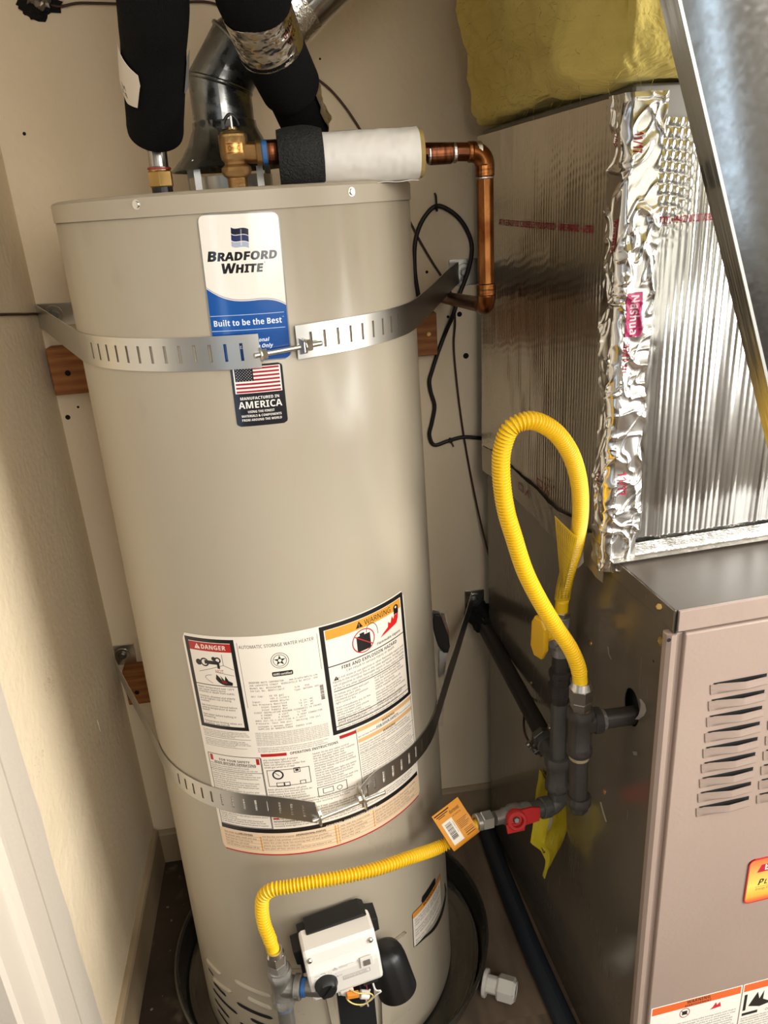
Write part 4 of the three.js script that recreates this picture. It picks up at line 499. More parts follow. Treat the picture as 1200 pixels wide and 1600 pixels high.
// ---------- water pipes with black foam ----------
{
  const nz = -1.13, a = onZ(252, 284, nz); a.y = 1.533; const up = V3(0, 1, 0), t = thing('cold_water_pipe', 'black foam covered water pipe coming down to a brass nut on the left', 'pipe', a);
  const x = a.x, y = a.y; part('brass_nut', [hexNut(V3(x, y + 0.006, nz), V3(x, y + 0.026, nz), 0.0165, 0.0015), ring(V3(x, y + 0.024, nz), V3(x, y + 0.03, nz), 0.01, 0.0135)], M.brass, t);
  part('nipple', [rod(V3(x, y - 0.009, nz), V3(x, y + 0.008, nz), 0.0135)], M.black, t);
  const f0 = onZ(243, 214, nz), dd = f0.clone().sub(V3(x, y + 0.026, nz)).normalize(), b = V3(x, y + 0.027, nz);
  part('connector', [spin(b, dd, [[0, 0], [0.0145, 0], [0.0145, 0.003], [0.0122, 0.004], [0.0122, 0.022], [0.0142, 0.024], [0.0142, 0.03], [0.0125, 0.033], [0.0125, 0.06], [0, 0.06]], 28)], mat([0.42, 0.4, 0.36], 0.3, 1), t, 'shiny steel connector'); part('seal_ring', ring(b, add(b, dd, 0.003), 0.012, 0.0152), mat([0.35, 0.03, 0.02], 0.5), t, 'red seal ring');
  const T1 = onZ(240, 70, -1.04), T2 = onZ(236, -40, -0.98), T3 = V3(T2.x, CEIL - 0.001, T2.z + 0.06), pts = [f0.clone(), f0.clone().lerp(T1, 0.3), T1, T2, T2.clone().lerp(T3, 0.5), T3];
  const foam = part('foam_sleeve', sweep(pts, (s, l) => (0.0352 + 0.003 * clamp(l / 0.2)) * (l < 0.014 ? 0.72 + 0.28 * Math.sqrt(1 - (1 - l / 0.014) ** 2) : 1) + 0.0006 * noise(l * 40, 1), { n: 120, seg: 36 }), M.foam, t);
  // white sticker and grey tape on the foam
  const pm = canvasTex(128, 256, (c, w, h) => { c.fillStyle = '#d8cdbc'; c.fillRect(0, 0, w, h); c.fillStyle = '#2c2622'; c.font = `bold 30px ${F}`; c.save(); c.translate(50, 40); c.rotate(0.5); c.fillText('3/4', -20, 0, 60); c.fillText('IN', -4, 30, 40); c.restore(); });
  const patch = (p, h, r, a0, a1, skew) => { const c0 = p, c1 = add(p, V3(0.01, -1, 0.25).normalize(), h); return slab(16, 10, (i, j) => { const c = c0.clone().lerp(c1, j), an = lerp(a0, a1, i) ; const q = c.clone(); q.x += r * Math.sin(an); q.z += r * Math.cos(an) * 0.97; q.y += r * Math.cos(an) * 0.24 + skew * (i - 0.5) * (1 - 2 * j); return q; }, 0.0005); };
  const ax = (py) => { const P = py > 70 ? T1.clone().lerp(f0, (py - 70) / 144) : T2.clone().lerp(T1, (py + 40) / 110); return P; };
  const fd = f0.clone().sub(T1).normalize(), fs = V3(1, 0, 0).addScaledVector(fd, -fd.x).normalize(), ff = fd.clone().cross(fs).multiplyScalar(1); if (ff.z < 0) ff.negate(); const wrap = (py, an) => add(add(ax(py), fs, 0.0392 * Math.sin(an)), ff, 0.0392 * Math.cos(an));
  part('sticker', slab(16, 14, (i, j) => wrap(lerp(72, 140, j) + (j < 0.5 ? (1 - 2 * j) * i * 14 : -(2 * j - 1) * (i < 0.6 ? 0.6 - i : (i - 0.6) * 0.3) * 36), lerp(-1.5, -0.42 - 0.18 * Math.abs(j - 0.35), i)), 0.0006), mat('#ffffff', 0.6, 0, { map: pm }), foam, 'torn white paper sticker'); part('tape', slab(8, 8, (i, j) => wrap(lerp(68, 118, j), lerp(1.05 + 0.15 * (1 - j), 1.5, i)), 0.0006), mat([0.3, 0.3, 0.3], 0.4, 0.4), foam, 'scrap of grey tape');

  // hot pipe: layered foam with foil tape between
  const q = [onZ(390, -40, -0.99), onZ(400, 12, -1.02), onZ(424, 74, -1.06), onZ(456, 140, -1.12), onZ(480, 206, -1.19)], h = thing('hot_water_pipe', 'black foam covered water pipe slanting down to the right with foil tape round it', 'pipe', V3(q[4].x, 1.54, q[4].z));
  const topq = V3(q[0].x - 0.03, CEIL - 0.001, q[0].z + 0.03), seg = (A, B, ra, rb, round) => { const L = A.distanceTo(B); return sweep([A, A.clone().lerp(B, 0.1), A.clone().lerp(B, 0.5), A.clone().lerp(B, 0.93), A.clone().lerp(B, 0.98), B], (s, l) => lerp(ra, rb, s) - (round ? 0.004 * clamp((l - L + 0.008) / 0.008) ** 2 : 0), { n: 50, seg: 40 }); };
  part('foam_sleeve', [sweep([topq, topq.clone().lerp(q[0], 0.5), q[0], q[0].clone().lerp(q[1], 0.6), q[1]], (s, l) => 0.0425 - 0.004 * Math.max(0, s - 0.985) / 0.015, { n: 100, seg: 40 })], M.foam, h); 
  const ft = canvasTex(512, 256, (c, w, hh) => { c.fillStyle = '#cfcbc3'; c.fillRect(0, 0, w, hh); c.fillStyle = '#7b1f33'; c.font = `bold 34px ${F}`; c.save(); c.translate(120, 90); c.rotate(0.35); c.fillText('UL181B-FX', -90, 10, 150); c.restore(); c.save(); c.translate(330, 170); c.rotate(-0.3); c.fillText('324A', -40, 0, 80); c.fillText('LISTED', -50, 34, 90); c.restore(); });
  part('foil_tape', seg(q[1].clone().lerp(q[2], -0.1), q[2], 0.0395, 0.0393), mat('#ffffff', 0.2, 1, { map: rep(ft, 2, 12), bumpMap: rep(crinkT, 1, 6), bumpScale: 0.003 }), h, 'crumpled foil tape with red print');
  part('foam_sleeve', seg(q[2].clone().lerp(q[3], -0.15), q[3], 0.0388, 0.0385, true), M.foam, h); part('foam_sleeve', seg(q[3].clone().lerp(q[2], 0.3), q[4], 0.033, 0.031), M.foam, h);
  part('hot_nipple', [rod(add(q[4], V3(0, 0, 0), 1), V3(q[4].x + 0.004, 1.529, q[4].z), 0.0125)], M.copperDark, h);
  { const A = q[3].clone().lerp(q[2], 0.1), B = q[4].clone().lerp(q[3], 0.15), d = B.clone().sub(A).normalize(), side = V3(1, 0.15, 0.15).addScaledVector(d, -V3(1, 0.15, 0.15).dot(d)).normalize(), fr = d.clone().cross(side).negate(); part('foil_scrap', slab(14, 14, (i, j) => { const an = lerp(-0.55, 1.0, i) , rr0 = 0.0345 + 0.004 * noise(i * 5, j * 6, 3); return A.clone().lerp(B, j).addScaledVector(side, rr0 * Math.cos(an)).addScaledVector(fr, rr0 * Math.sin(an)); }, 0.0006), M.foilTape, h, 'loose crumpled foil scrap'); }
}
// ---------- relief valve and its copper discharge line ----------
{
  const Z = -1.06, c = onZ(372, 285, Z), up = V3(0, 1, 0), X = V3(1, 0, 0), rv = thing('relief_valve', 'brass relief valve with a side outlet on top of the heater', 'valve', V3(c.x, 1.536, Z));
  const y = onZ(376, 238, Z).y, x = c.x;
  part('body', [spin(V3(x, 1.534, Z), up, [[0, -0.005], [0.0125, -0.005], [0.0125, 0.008], [0.0165, 0.011], [0.0185, 0.016], [0.018, 0.02], [0.0135, 0.0235], [0.0135, 0.026], [0.0165, 0.029], [0.0175, 0.034], [0.0175, 0.052], [0.0165, 0.056], [0, 0.056]], 40)], M.bronze, rv);
  part('cap', [spin(V3(x, 1.588, Z), up, [[0.0172, 0], [0.0172, 0.0025], [0.015, 0.004], [0.0135, 0.006], [0.006, 0.008], [0.0055, 0.011], [0, 0.011]], 32)], M.brass, rv);
  const out0 = V3(x + 0.008, y, Z), out1 = V3(x + 0.034, y - 0.002, Z); part('outlet', [rod(out0, out1, 0.0125), ring(add(out1, X, -0.008), out1, 0.006, 0.0145)], M.bronze, rv); part('thread_tape', ring(add(out1, X, -0.001), add(out1, X, 0.0075), 0.006, 0.0148), M.blueTape, rv, 'blue thread tape');
  part('lever', [sweep([V3(x - 0.01, 1.6, Z + 0.003), V3(x - 0.006, 1.608, Z + 0.004), V3(x, 1.6125, Z + 0.004), V3(x + 0.006, 1.608, Z + 0.003), V3(x + 0.009, 1.6, Z)], 0.002, { n: 24, seg: 8 }), box(x - 0.011, 1.597, Z - 0.006, x - 0.0075, 1.606, Z + 0.006)], M.black, rv); part('lever_pin', [rod(V3(x + 0.001, 1.596, Z + 0.007), V3(x + 0.001, 1.611, Z + 0.007), 0.0016)], M.zinc, rv);
  const pl = canvasTex(256, 96, (k) => { k.fillStyle = '#d0995a'; k.fillRect(0, 0, 256, 96); k.strokeStyle = '#6a431c'; k.lineWidth = 6; k.strokeRect(6, 6, 244, 84); k.lineWidth = 5; k.beginPath(); k.arc(66, 48, 20, 0, 7); k.moveTo(84, 42); k.lineTo(176, 42); k.moveTo(84, 56); k.lineTo(176, 56); k.stroke(); k.beginPath(); k.arc(196, 48, 20, 0.9, 5.4); k.stroke(); });
  part('plate', slab(10, 4, (i, j) => { const an = lerp(-0.55, 0.65, i); return V3(x + 0.0183 * Math.sin(an), lerp(1.569, 1.5805, j), Z + 0.0183 * Math.cos(an)); }, 0.0008), mat('#ffffff', 0.35, 0.9, { map: pl }), rv, 'small plate with a spanner emblem');
  const line = thing('discharge_pipe', 'copper pipe running right from the relief valve and down to the wall', 'pipe', V3(x + 0.04, y, Z));
  const s0 = V3(x + 0.036, y - 0.002, Z), e1 = onZ(757, 236, Z), low = onZ(757, 478, Z), w1 = onZ(690, 464, BW), hy = e1.y;
  const a1 = V3(e1.x - 0.017, hy, Z); part('horizontal_pipe', [rod(add(s0, X, 0.004), a1, 0.0111, 24)], M.copperDark, line); part('adapter', [spin(s0, X, [[0, 0], [0.0135, 0], [0.0145, 0.004], [0.0145, 0.016], [0.0125, 0.02], [0, 0.02]], 28)], M.copperDark, line);
  const cu = onZ(665, 236, Z); part('coupling', [ring(V3(cu.x + 0.004, hy, Z), V3(cu.x + 0.034, hy, Z), 0.0108, 0.0127)], M.copperDark, line); for (const o of [0.002, 0.034, 0.062]) part('solder_joint', ring(V3(cu.x + o, hy, Z), V3(cu.x + o + (o > 0.05 ? 0.011 : 0.006), hy, Z), 0.0108, 0.0122), M.solder, line);
  part('elbow', [bend(V3(e1.x, hy, Z), X, V3(0, -1, 0), 0.017, 0.0127, 24), rod(V3(e1.x, hy - 0.014, Z), V3(e1.x, hy - 0.03, Z), 0.0127, 24), rod(V3(e1.x - 0.016, hy, Z), V3(e1.x - 0.022, hy, Z), 0.0127, 24)], M.copper, line);
  part('vertical_pipe', [rod(V3(e1.x, hy - 0.02, Z), V3(e1.x, low.y + 0.018, Z), 0.0111, 24)], M.copper, line); part('solder_joint', ring(V3(e1.x, hy - 0.033, Z), V3(e1.x, hy - 0.03, Z), 0.011, 0.0121), M.solder, line);
  const dw = w1.clone().sub(V3(e1.x, low.y, Z)).normalize(); const hd = V3(dw.x, dw.y, dw.z);
  part('elbow', [bend(V3(e1.x, low.y, Z), V3(0, -1, 0), hd, 0.016, 0.0127, 24), rod(V3(e1.x, low.y + 0.03, Z), V3(e1.x, low.y + 0.014, Z), 0.0127, 24), rod(add(V3(e1.x, low.y, Z), hd, 0.014), add(V3(e1.x, low.y, Z), hd, 0.03), 0.0127, 24)], M.copper, line); part('wall_pipe', [rod(add(V3(e1.x, low.y, Z), hd, 0.02), w1, 0.0111, 24)], M.copperDark, line);
  // white insulation sleeve and black foam round the discharge line
  const g0 = onZ(498, 240, Z), g1 = onZ(652, 239, Z); const sl = thing('pipe_sleeve', 'white jacketed insulation sleeve on the horizontal copper pipe', 'pipe sleeve', V3(g0.x, hy, Z));
  part('jacket', [sweep([0, 0.2, 0.4, 0.6, 0.8, 1].map((k) => V3(lerp(g0.x, g1.x, k), hy + 0.002, Z)), (s, l, an) => 0.0305 + 0.0007 * noise(l * 50, Math.cos(an) * 3, Math.sin(an) * 3) + 0.0004 * noise(l * 160, an * 4, 5), { n: 90, seg: 60, caps: false })], mat([0.72, 0.69, 0.63], 0.6), sl); part('core', [ring(V3(g1.x - 0.012, hy + 0.002, Z), V3(g1.x + 0.006, hy + 0.002, Z), 0.0134, 0.0288, 48), ring(V3(g0.x - 0.002, hy + 0.002, Z), V3(g0.x + 0.01, hy + 0.002, Z), 0.0134, 0.0288, 48)], mat([0.66, 0.46, 0.16], 0.9, 0, { bumpMap: rep(grainT, 4, 60), bumpScale: 0.001 }), sl, 'yellow fibre core');
  part('jacket_flap', slab(24, 4, (i, j) => V3(lerp(g0.x + 0.02, g1.x - 0.002, i), hy - 0.0288 - 0.001 * j - 0.0006 * Math.sin(i * 19), Z + 0.0 + j * 0.016), 0.0006), mat([0.72, 0.69, 0.63], 0.6), sl);
  const k0 = onZ(434, 238, Z), k1 = onZ(504, 238, Z); solo('foam_collar', [sweep([0, 0.04, 0.12, 0.3, 0.6, 0.88, 0.96, 1].map((k) => V3(lerp(k0.x, k1.x, k), hy + 0.005, Z)), (s, l, an) => (0.032 + 0.0045 * Math.sin(Math.PI * clamp(s * 0.9 + 0.05))) + 0.0008 * noise(l * 90, Math.cos(an) * 4, Math.sin(an) * 4), { n: 60, seg: 48 })], mat([0.009, 0.009, 0.009], 0.75, 0, { bumpMap: rep(foamT, 3, 14), bumpScale: 0.003 }), 'thick short black foam collar beside the brass valve', 'foam collar', V3(k0.x, hy, Z));
}
// ---------- cables on the back wall ----------
{
  const wz = BW + 0.006, at = (l, r, n) => sweep(l.map(([x, y, z]) => onZ(x, y, z ?? wz)), r, { n, seg: 8 });
  const cbl = [[655, 470], [648, 420], [650, 372], [664, 338], [682, 322], [704, 330], [724, 350], [737, 382], [733, 418, BW + 0.016], [718, 460, BW + 0.03], [708, 492, BW + 0.03], [696, 520], [684, 552], [675, 580], [671, 595], [673, 612], [679, 634], [675, 660], [671, 680], [678, 695], [700, 689], [724, 683], [762, 686]];
  const t = thing('black_cable', 'black cable looped over a hook on the back wall', 'cable', onZ(682, 695, BW)); part('cable', at(cbl, 0.0042, 240), M.cable, t); const hk = onZ(680, 322, BW);
  part('hook', [sweep([V3(hk.x, hk.y + 0.022, BW), V3(hk.x, hk.y + 0.018, BW + 0.01), V3(hk.x, hk.y, BW + 0.013), V3(hk.x + 0.001, hk.y - 0.008, BW + 0.012), V3(hk.x + 0.001, hk.y - 0.005, BW)], 0.0018, { n: 30, seg: 8 })], M.cable, t); const ti = onZ(704, 688, wz); part('cable_tie', [rod(add(ti, V3(-0.003, -0.003, 0)), add(ti, V3(0.003, 0.003, 0)), 0.0055), rod(ti, add(ti, V3(0.006, -0.014, 0.003)), 0.0012)], M.cable, t);
  solo('thin_brown_wire', [at([[78, 7], [92, 10], [120, 5], [150, 5], [192, 6], [240, 4], [286, 3], [336, 6], [400, 45], [440, 85], [488, 118], [516, 140], [540, 168], [563, 203], [600, 268], [640, 345], [656, 376], [676, 410], [690, 432], [706, 462, BW + 0.02], [711, 500, BW + 0.012], [709, 538], [714, 600], [723, 670], [736, 745], [752, 820, BW + 0.02], [765, 872, BW + 0.04], [785, 945, -1.46], [803, 1015, -1.38], [816, 1066, -1.3], [821, 1092, -1.25], [819, 1112, -1.2], [820, 1145, -1.12], [832, 1168, -1.068]], 0.0021, 360)], M.wireBrown, 'thin brown wire running across the back wall down to the gas pipe clamp', 'wire', onZ(640, 345, BW));
  solo('short_brown_wire', [sweep([onX(-15, 492, LW + 0.004), onX(18, 491, LW + 0.004), onX(40, 491, LW + 0.006), onZ(62, 492, BW + 0.016), onZ(72, 497, BW + 0.012)], 0.0024, { n: 40, seg: 8 })], M.wireBrown, 'short brown wire from the left wall to the upper left strap bracket', 'wire', onX(0, 491, LW));
  // torn hole stuffed with foil and dark tape at the top left
  const h = onZ(64, 4, BW), rnd = rng(3), hole = thing('cable_hole', 'torn dark hole with crumpled tape where the brown wire leaves the wall', 'hole', h);
  const crump = (c, s, seed, sq) => { const g = mergeVertices((() => { const q = new THREE.IcosahedronGeometry(1, 3); q.deleteAttribute('normal'); q.deleteAttribute('uv'); return q; })()); const p = g.attributes.position; for (let i = 0; i < p.count; i++) { const v = V3(p.getX(i), p.getY(i), p.getZ(i)), k = 1 + 0.5 * noise(v.x * 2.4 + seed, v.y * 2.4, v.z * 2.4) + 0.25 * noise(v.x * 6, v.y * 6 + seed, v.z * 6); p.setXYZ(i, c.x + v.x * s * k * sq[0], c.y + v.y * s * k * sq[1], c.z + v.z * s * k * sq[2]); } const f = toCreasedNormals(g, 0.3); return f; };
  part('hole_edge', crump(add(h, V3(-0.004, -0.002, 0.002)), 0.03, 1, [1.0, 0.7, 0.25]), M.void, hole); part('tape_scrap', crump(add(h, V3(0.002, 0.008, 0.012)), 0.022, 4, [0.9, 0.8, 0.5]), mat([0.2, 0.17, 0.14], 0.35, 0.7), hole, 'crumpled grey tape'); 
}

// ---------- gas supply piping ----------
const down = V3(0, -1, 0), UP = V3(0, 1, 0);
const VZ = -1.028, VX = 0.382, ZD = V3(0, 0, 1);
{
  const wallP = V3(0.371, 0.593, BW), tee = V3(VX, 0.593, VZ), t = thing('gas_supply_pipe', 'dark iron gas pipe from the back wall with an upright branch and two shutoff valves', 'pipe', V3(VX, 0.48, VZ));
  const yy = (py) => onZ(873, py, VZ).y;
  part('wall_pipe', [rod(wallP, tee, 0.0158, 24)], M.iron, t);
  part('foam_ring', [sweep([add(wallP, V3(-0.002, 0.004, 0.0)), add(wallP, V3(0, 0.002, 0.03)), add(wallP, V3(0, 0, 0.06)), add(wallP, V3(0.0, 0, 0.075))], (s, l, an) => 0.03 + 0.012 * noise(Math.cos(an) * 2.2, Math.sin(an) * 2.2, l * 40) - 0.012 * s, { n: 30, seg: 40 })], M.void, t, 'ragged black foam round the pipe at the wall');
  part('tee', [spin(V3(VX, yy(1231), VZ), UP, [[0, 0], [0.0185, 0], [0.021, 0.003], [0.021, 0.012], [0.0185, 0.016], [0.0185, 0.05], [0.0225, 0.055], [0.0225, 0.068], [0.021, 0.072], [0, 0.072]], 32), rod(add(tee, ZD, -0.05), add(tee, ZD, 0.005), 0.0188, 28), ring(add(tee, ZD, -0.056), add(tee, ZD, -0.04), 0.014, 0.0215)], M.irongrey, t, 'grey cast tee');
  part('vertical_pipe', [rod(V3(VX, yy(1200), VZ), V3(VX, yy(1075), VZ), 0.0138, 24)], M.irongrey, t);
  part('union', [spin(V3(VX, yy(1096), VZ), UP, [[0, 0], [0.0155, 0], [0.0165, 0.004], [0.0165, 0.013], [0.019, 0.015], [0.019, 0.034], [0.0165, 0.036], [0.0165, 0.05], [0.0185, 0.052], [0.0185, 0.06], [0.0145, 0.063], [0, 0.063]], 12)], M.iron, t);
  part('upper_pipe', [rod(V3(VX, yy(1052), VZ), V3(VX, yy(1010), VZ), 0.0132, 24)], M.iron, t);
  const vy = yy(998), valve = part('shutoff_valve', [spin(V3(VX - 0.001, yy(1022), VZ), UP, [[0, 0], [0.0155, 0], [0.0155, 0.012], [0.0135, 0.014], [0.017, 0.024], [0.017, 0.036], [0.0135, 0.045], [0.0135, 0.05], [0.0145, 0.06], [0.0145, 0.07], [0, 0.07]], 24), rod(V3(VX, vy, VZ), V3(VX - 0.02, vy, VZ + 0.014), 0.008)], M.galvFit, t);
  { const o = onZ(848, 994, VZ + 0.018), x = V3(0.45, 0.02, 0.89).normalize(), n = V3(-0.89, 0, 0.45).normalize(); part('handle', [prism([[-0.01, -0.036], [0.006, -0.037], [0.014, -0.02], [0.014, 0.02], [0.006, 0.034], [-0.01, 0.035], [-0.016, 0.024], [-0.018, -0.02]], 0.01, o, x, UP, n, 0.003), rod(add(o, n, -0.022), add(o, n, 0.004), 0.0115), box(o.x + 0.002, o.y - 0.007, o.z - 0.008, o.x + 0.024, o.y + 0.009, o.z + 0.006, 0.003)], M.yellowHandle, valve, 'yellow shutoff handle'); }
  part('flare_nut', [hexNut(V3(VX, yy(972), VZ), V3(VX, yy(955), VZ), 0.0135), rod(V3(VX, yy(978), VZ), V3(VX, yy(970), VZ), 0.0105)], M.zinc, t);
  // elbow at the bottom and the run to the heater
  const ec = V3(VX + 0.004, 0.497, VZ), end = onZ(757, 1282, -0.992), dir = end.clone().sub(ec).normalize();
  part('nipple', [rod(V3(VX, yy(1240), VZ), V3(VX + 0.002, 0.522, VZ), 0.0135)], M.irongrey, t);
  part('elbow', [bend(ec, down, dir, 0.022, 0.0165, 24), ring(V3(VX + 0.003, 0.516, VZ), V3(VX + 0.003, 0.532, VZ), 0.0125, 0.0188), ring(add(ec, dir, 0.02), add(ec, dir, 0.038), 0.0125, 0.0185)], M.irongrey, t);
  part('run_pipe', [rod(add(ec, dir, 0.02), add(ec, dir, 0.075), 0.0145, 24)], M.irongrey, t);
  const vr = part('shutoff_valve', [spin(add(ec, dir, 0.062), dir, [[0, 0], [0.0165, 0], [0.0165, 0.012], [0.0145, 0.015], [0.018, 0.022], [0.018, 0.036], [0.0145, 0.043], [0.0145, 0.05], [0.012, 0.053], [0.012, 0.068], [0, 0.068]], 24)], M.galvFit, t);
  { const hc = add(add(ec, dir, 0.094), V3(0, 0.35, 0.93).normalize(), 0.016), n = V3(0, 0.35, 0.93).normalize(), x = dir.clone().negate(), y2 = n.clone().cross(x).normalize(); part('handle', [spin(hc, n, [[0.017, 0], [0.017, 0.012], [0.0155, 0.014], [0.011, 0.014], [0.0105, 0.006], [0, 0.006]], 32), prism([[0.008, -0.014], [0.046, -0.011], [0.048, -0.004], [0.048, 0.012], [0.03, 0.015], [0.008, 0.014]], 0.008, add(hc, n, 0), x, y2, n, 0.002), prism([[-0.017, -0.022], [0.016, -0.022], [0.02, -0.006], [-0.02, -0.006]], 0.007, hc, x, y2, n, 0.002)], M.red, vr, 'red lever handle'); part('handle_nut', hexNut(add(hc, n, 0.006), add(hc, n, 0.011), 0.006), M.darkzinc, vr); }
  part('flare_nut', [hexNut(add(end, dir, -0.012), add(end, dir, 0.008), 0.0165), ring(add(end, dir, 0.008), add(end, dir, 0.018), 0.008, 0.0145)], mat([0.5, 0.48, 0.44], 0.4, 0.8), t);
  // ground clamp round the supply pipe, holding the brown wire
  const cz = -1.086, cc = V3(0.378, 0.593, cz), gc = thing('ground_clamp', 'small dark metal clamp with screws on the gas pipe from the wall', 'clamp', cc);
  const X = V3(0.8, 0.6, 0).normalize(), Y = V3(-0.6, 0.8, 0);
  for (const s of [1, -1]) part('jaw', prism(s > 0 ? [[-0.03, 0.004], [-0.014, 0.005], [-0.008, 0.0165], [0.008, 0.0165], [0.014, 0.005], [0.03, 0.004], [0.03, 0.011], [0.018, 0.012], [0.01, 0.023], [-0.01, 0.023], [-0.018, 0.012], [-0.03, 0.011]] : [[-0.03, -0.004], [-0.03, -0.011], [-0.018, -0.012], [-0.01, -0.023], [0.01, -0.023], [0.018, -0.012], [0.03, -0.011], [0.03, -0.004], [0.014, -0.005], [0.008, -0.0165], [-0.008, -0.0165], [-0.014, -0.005]], 0.014, add(cc, ZD, -0.007), X, Y, ZD, 0.001), M.darkzinc, gc);
  for (const u of [-0.025, 0.025]) { const c = add(cc, X, u); part('screw', [rod(add(c, Y, -0.026), add(c, Y, 0.016), 0.0025), rod(add(c, Y, 0.012), add(c, Y, 0.018), 0.0055)], M.zinc, gc); }
}
// ---------- furnace gas tee ----------
{
  const Z = -0.867, hole = onZ(985, 1118, Z), tc = onZ(907, 1126, Z), y = (py) => onZ(907, py, Z).y, X = V3(1, 0, 0), x = tc.x, t = thing('furnace_gas_pipe', 'dark iron tee with a capped drip leg feeding the furnace side hole', 'pipe', V3(x, y(1265), Z));
  const hy = hole.y, yT = hy;
  part('tee', [spin(V3(x, y(1178), Z), UP, [[0, 0], [0.015, 0], [0.0185, 0.004], [0.0185, 0.012], [0.0165, 0.016], [0.0165, 0.062], [0.0195, 0.066], [0.0195, 0.077], [0.017, 0.08], [0, 0.08]], 32), rod(V3(x, yT, Z), V3(x + 0.022, yT, Z), 0.0165, 28), ring(V3(x + 0.018, yT, Z), V3(x + 0.03, yT, Z), 0.012, 0.0188)], M.iron, t);
  part('inlet_pipe', [rod(V3(x + 0.02, yT, Z), V3(hole.x + 0.1, yT, Z), 0.0136, 24)], M.iron, t); part('thread', [ring(V3(x + 0.03, yT, Z), V3(x + 0.037, yT, Z), 0.013, 0.0142)], M.galvFit, t);
  part('drip_leg', [rod(V3(x + 0.001, y(1245), Z), V3(x, y(1174), Z), 0.0134, 24)], M.iron, t); part('thread', [ring(V3(x, y(1184), Z), V3(x, y(1177), Z), 0.013, 0.0146)], mat([0.4, 0.32, 0.2], 0.5, 0.4), t);
  part('cap', [spin(V3(x + 0.002, y(1265), Z), UP, [[0, 0], [0.012, 0], [0.013, 0.002], [0.013, 0.012], [0.017, 0.013], [0.0185, 0.016], [0.0185, 0.026], [0.0165, 0.029], [0.0125, 0.029], [0, 0.028]], 28), hexNut(V3(x + 0.002, y(1265), Z), V3(x + 0.002, y(1254), Z), 0.0145)], M.iron, t); part('cap_rim', ring(V3(x + 0.002, y(1246), Z), V3(x + 0.002, y(1242), Z), 0.0135, 0.0178), mat([0.45, 0.38, 0.26], 0.45, 0.5), t);
  part('flare_nut', [hexNut(V3(x - 0.001, y(1108), Z), V3(x - 0.001, y(1094), Z), 0.0145), hexNut(V3(x - 0.001, y(1094), Z), V3(x - 0.001, y(1074), Z), 0.0165), spin(V3(x - 0.001, y(1074), Z), UP, [[0.0155, 0], [0.0125, 0.01], [0.009, 0.01]], 24)], M.zinc, t, 'bright hexagonal flare nut'); part('adapter', ring(V3(x, y(1114), Z), V3(x, y(1107), Z), 0.009, 0.0145), M.brass, t);
}
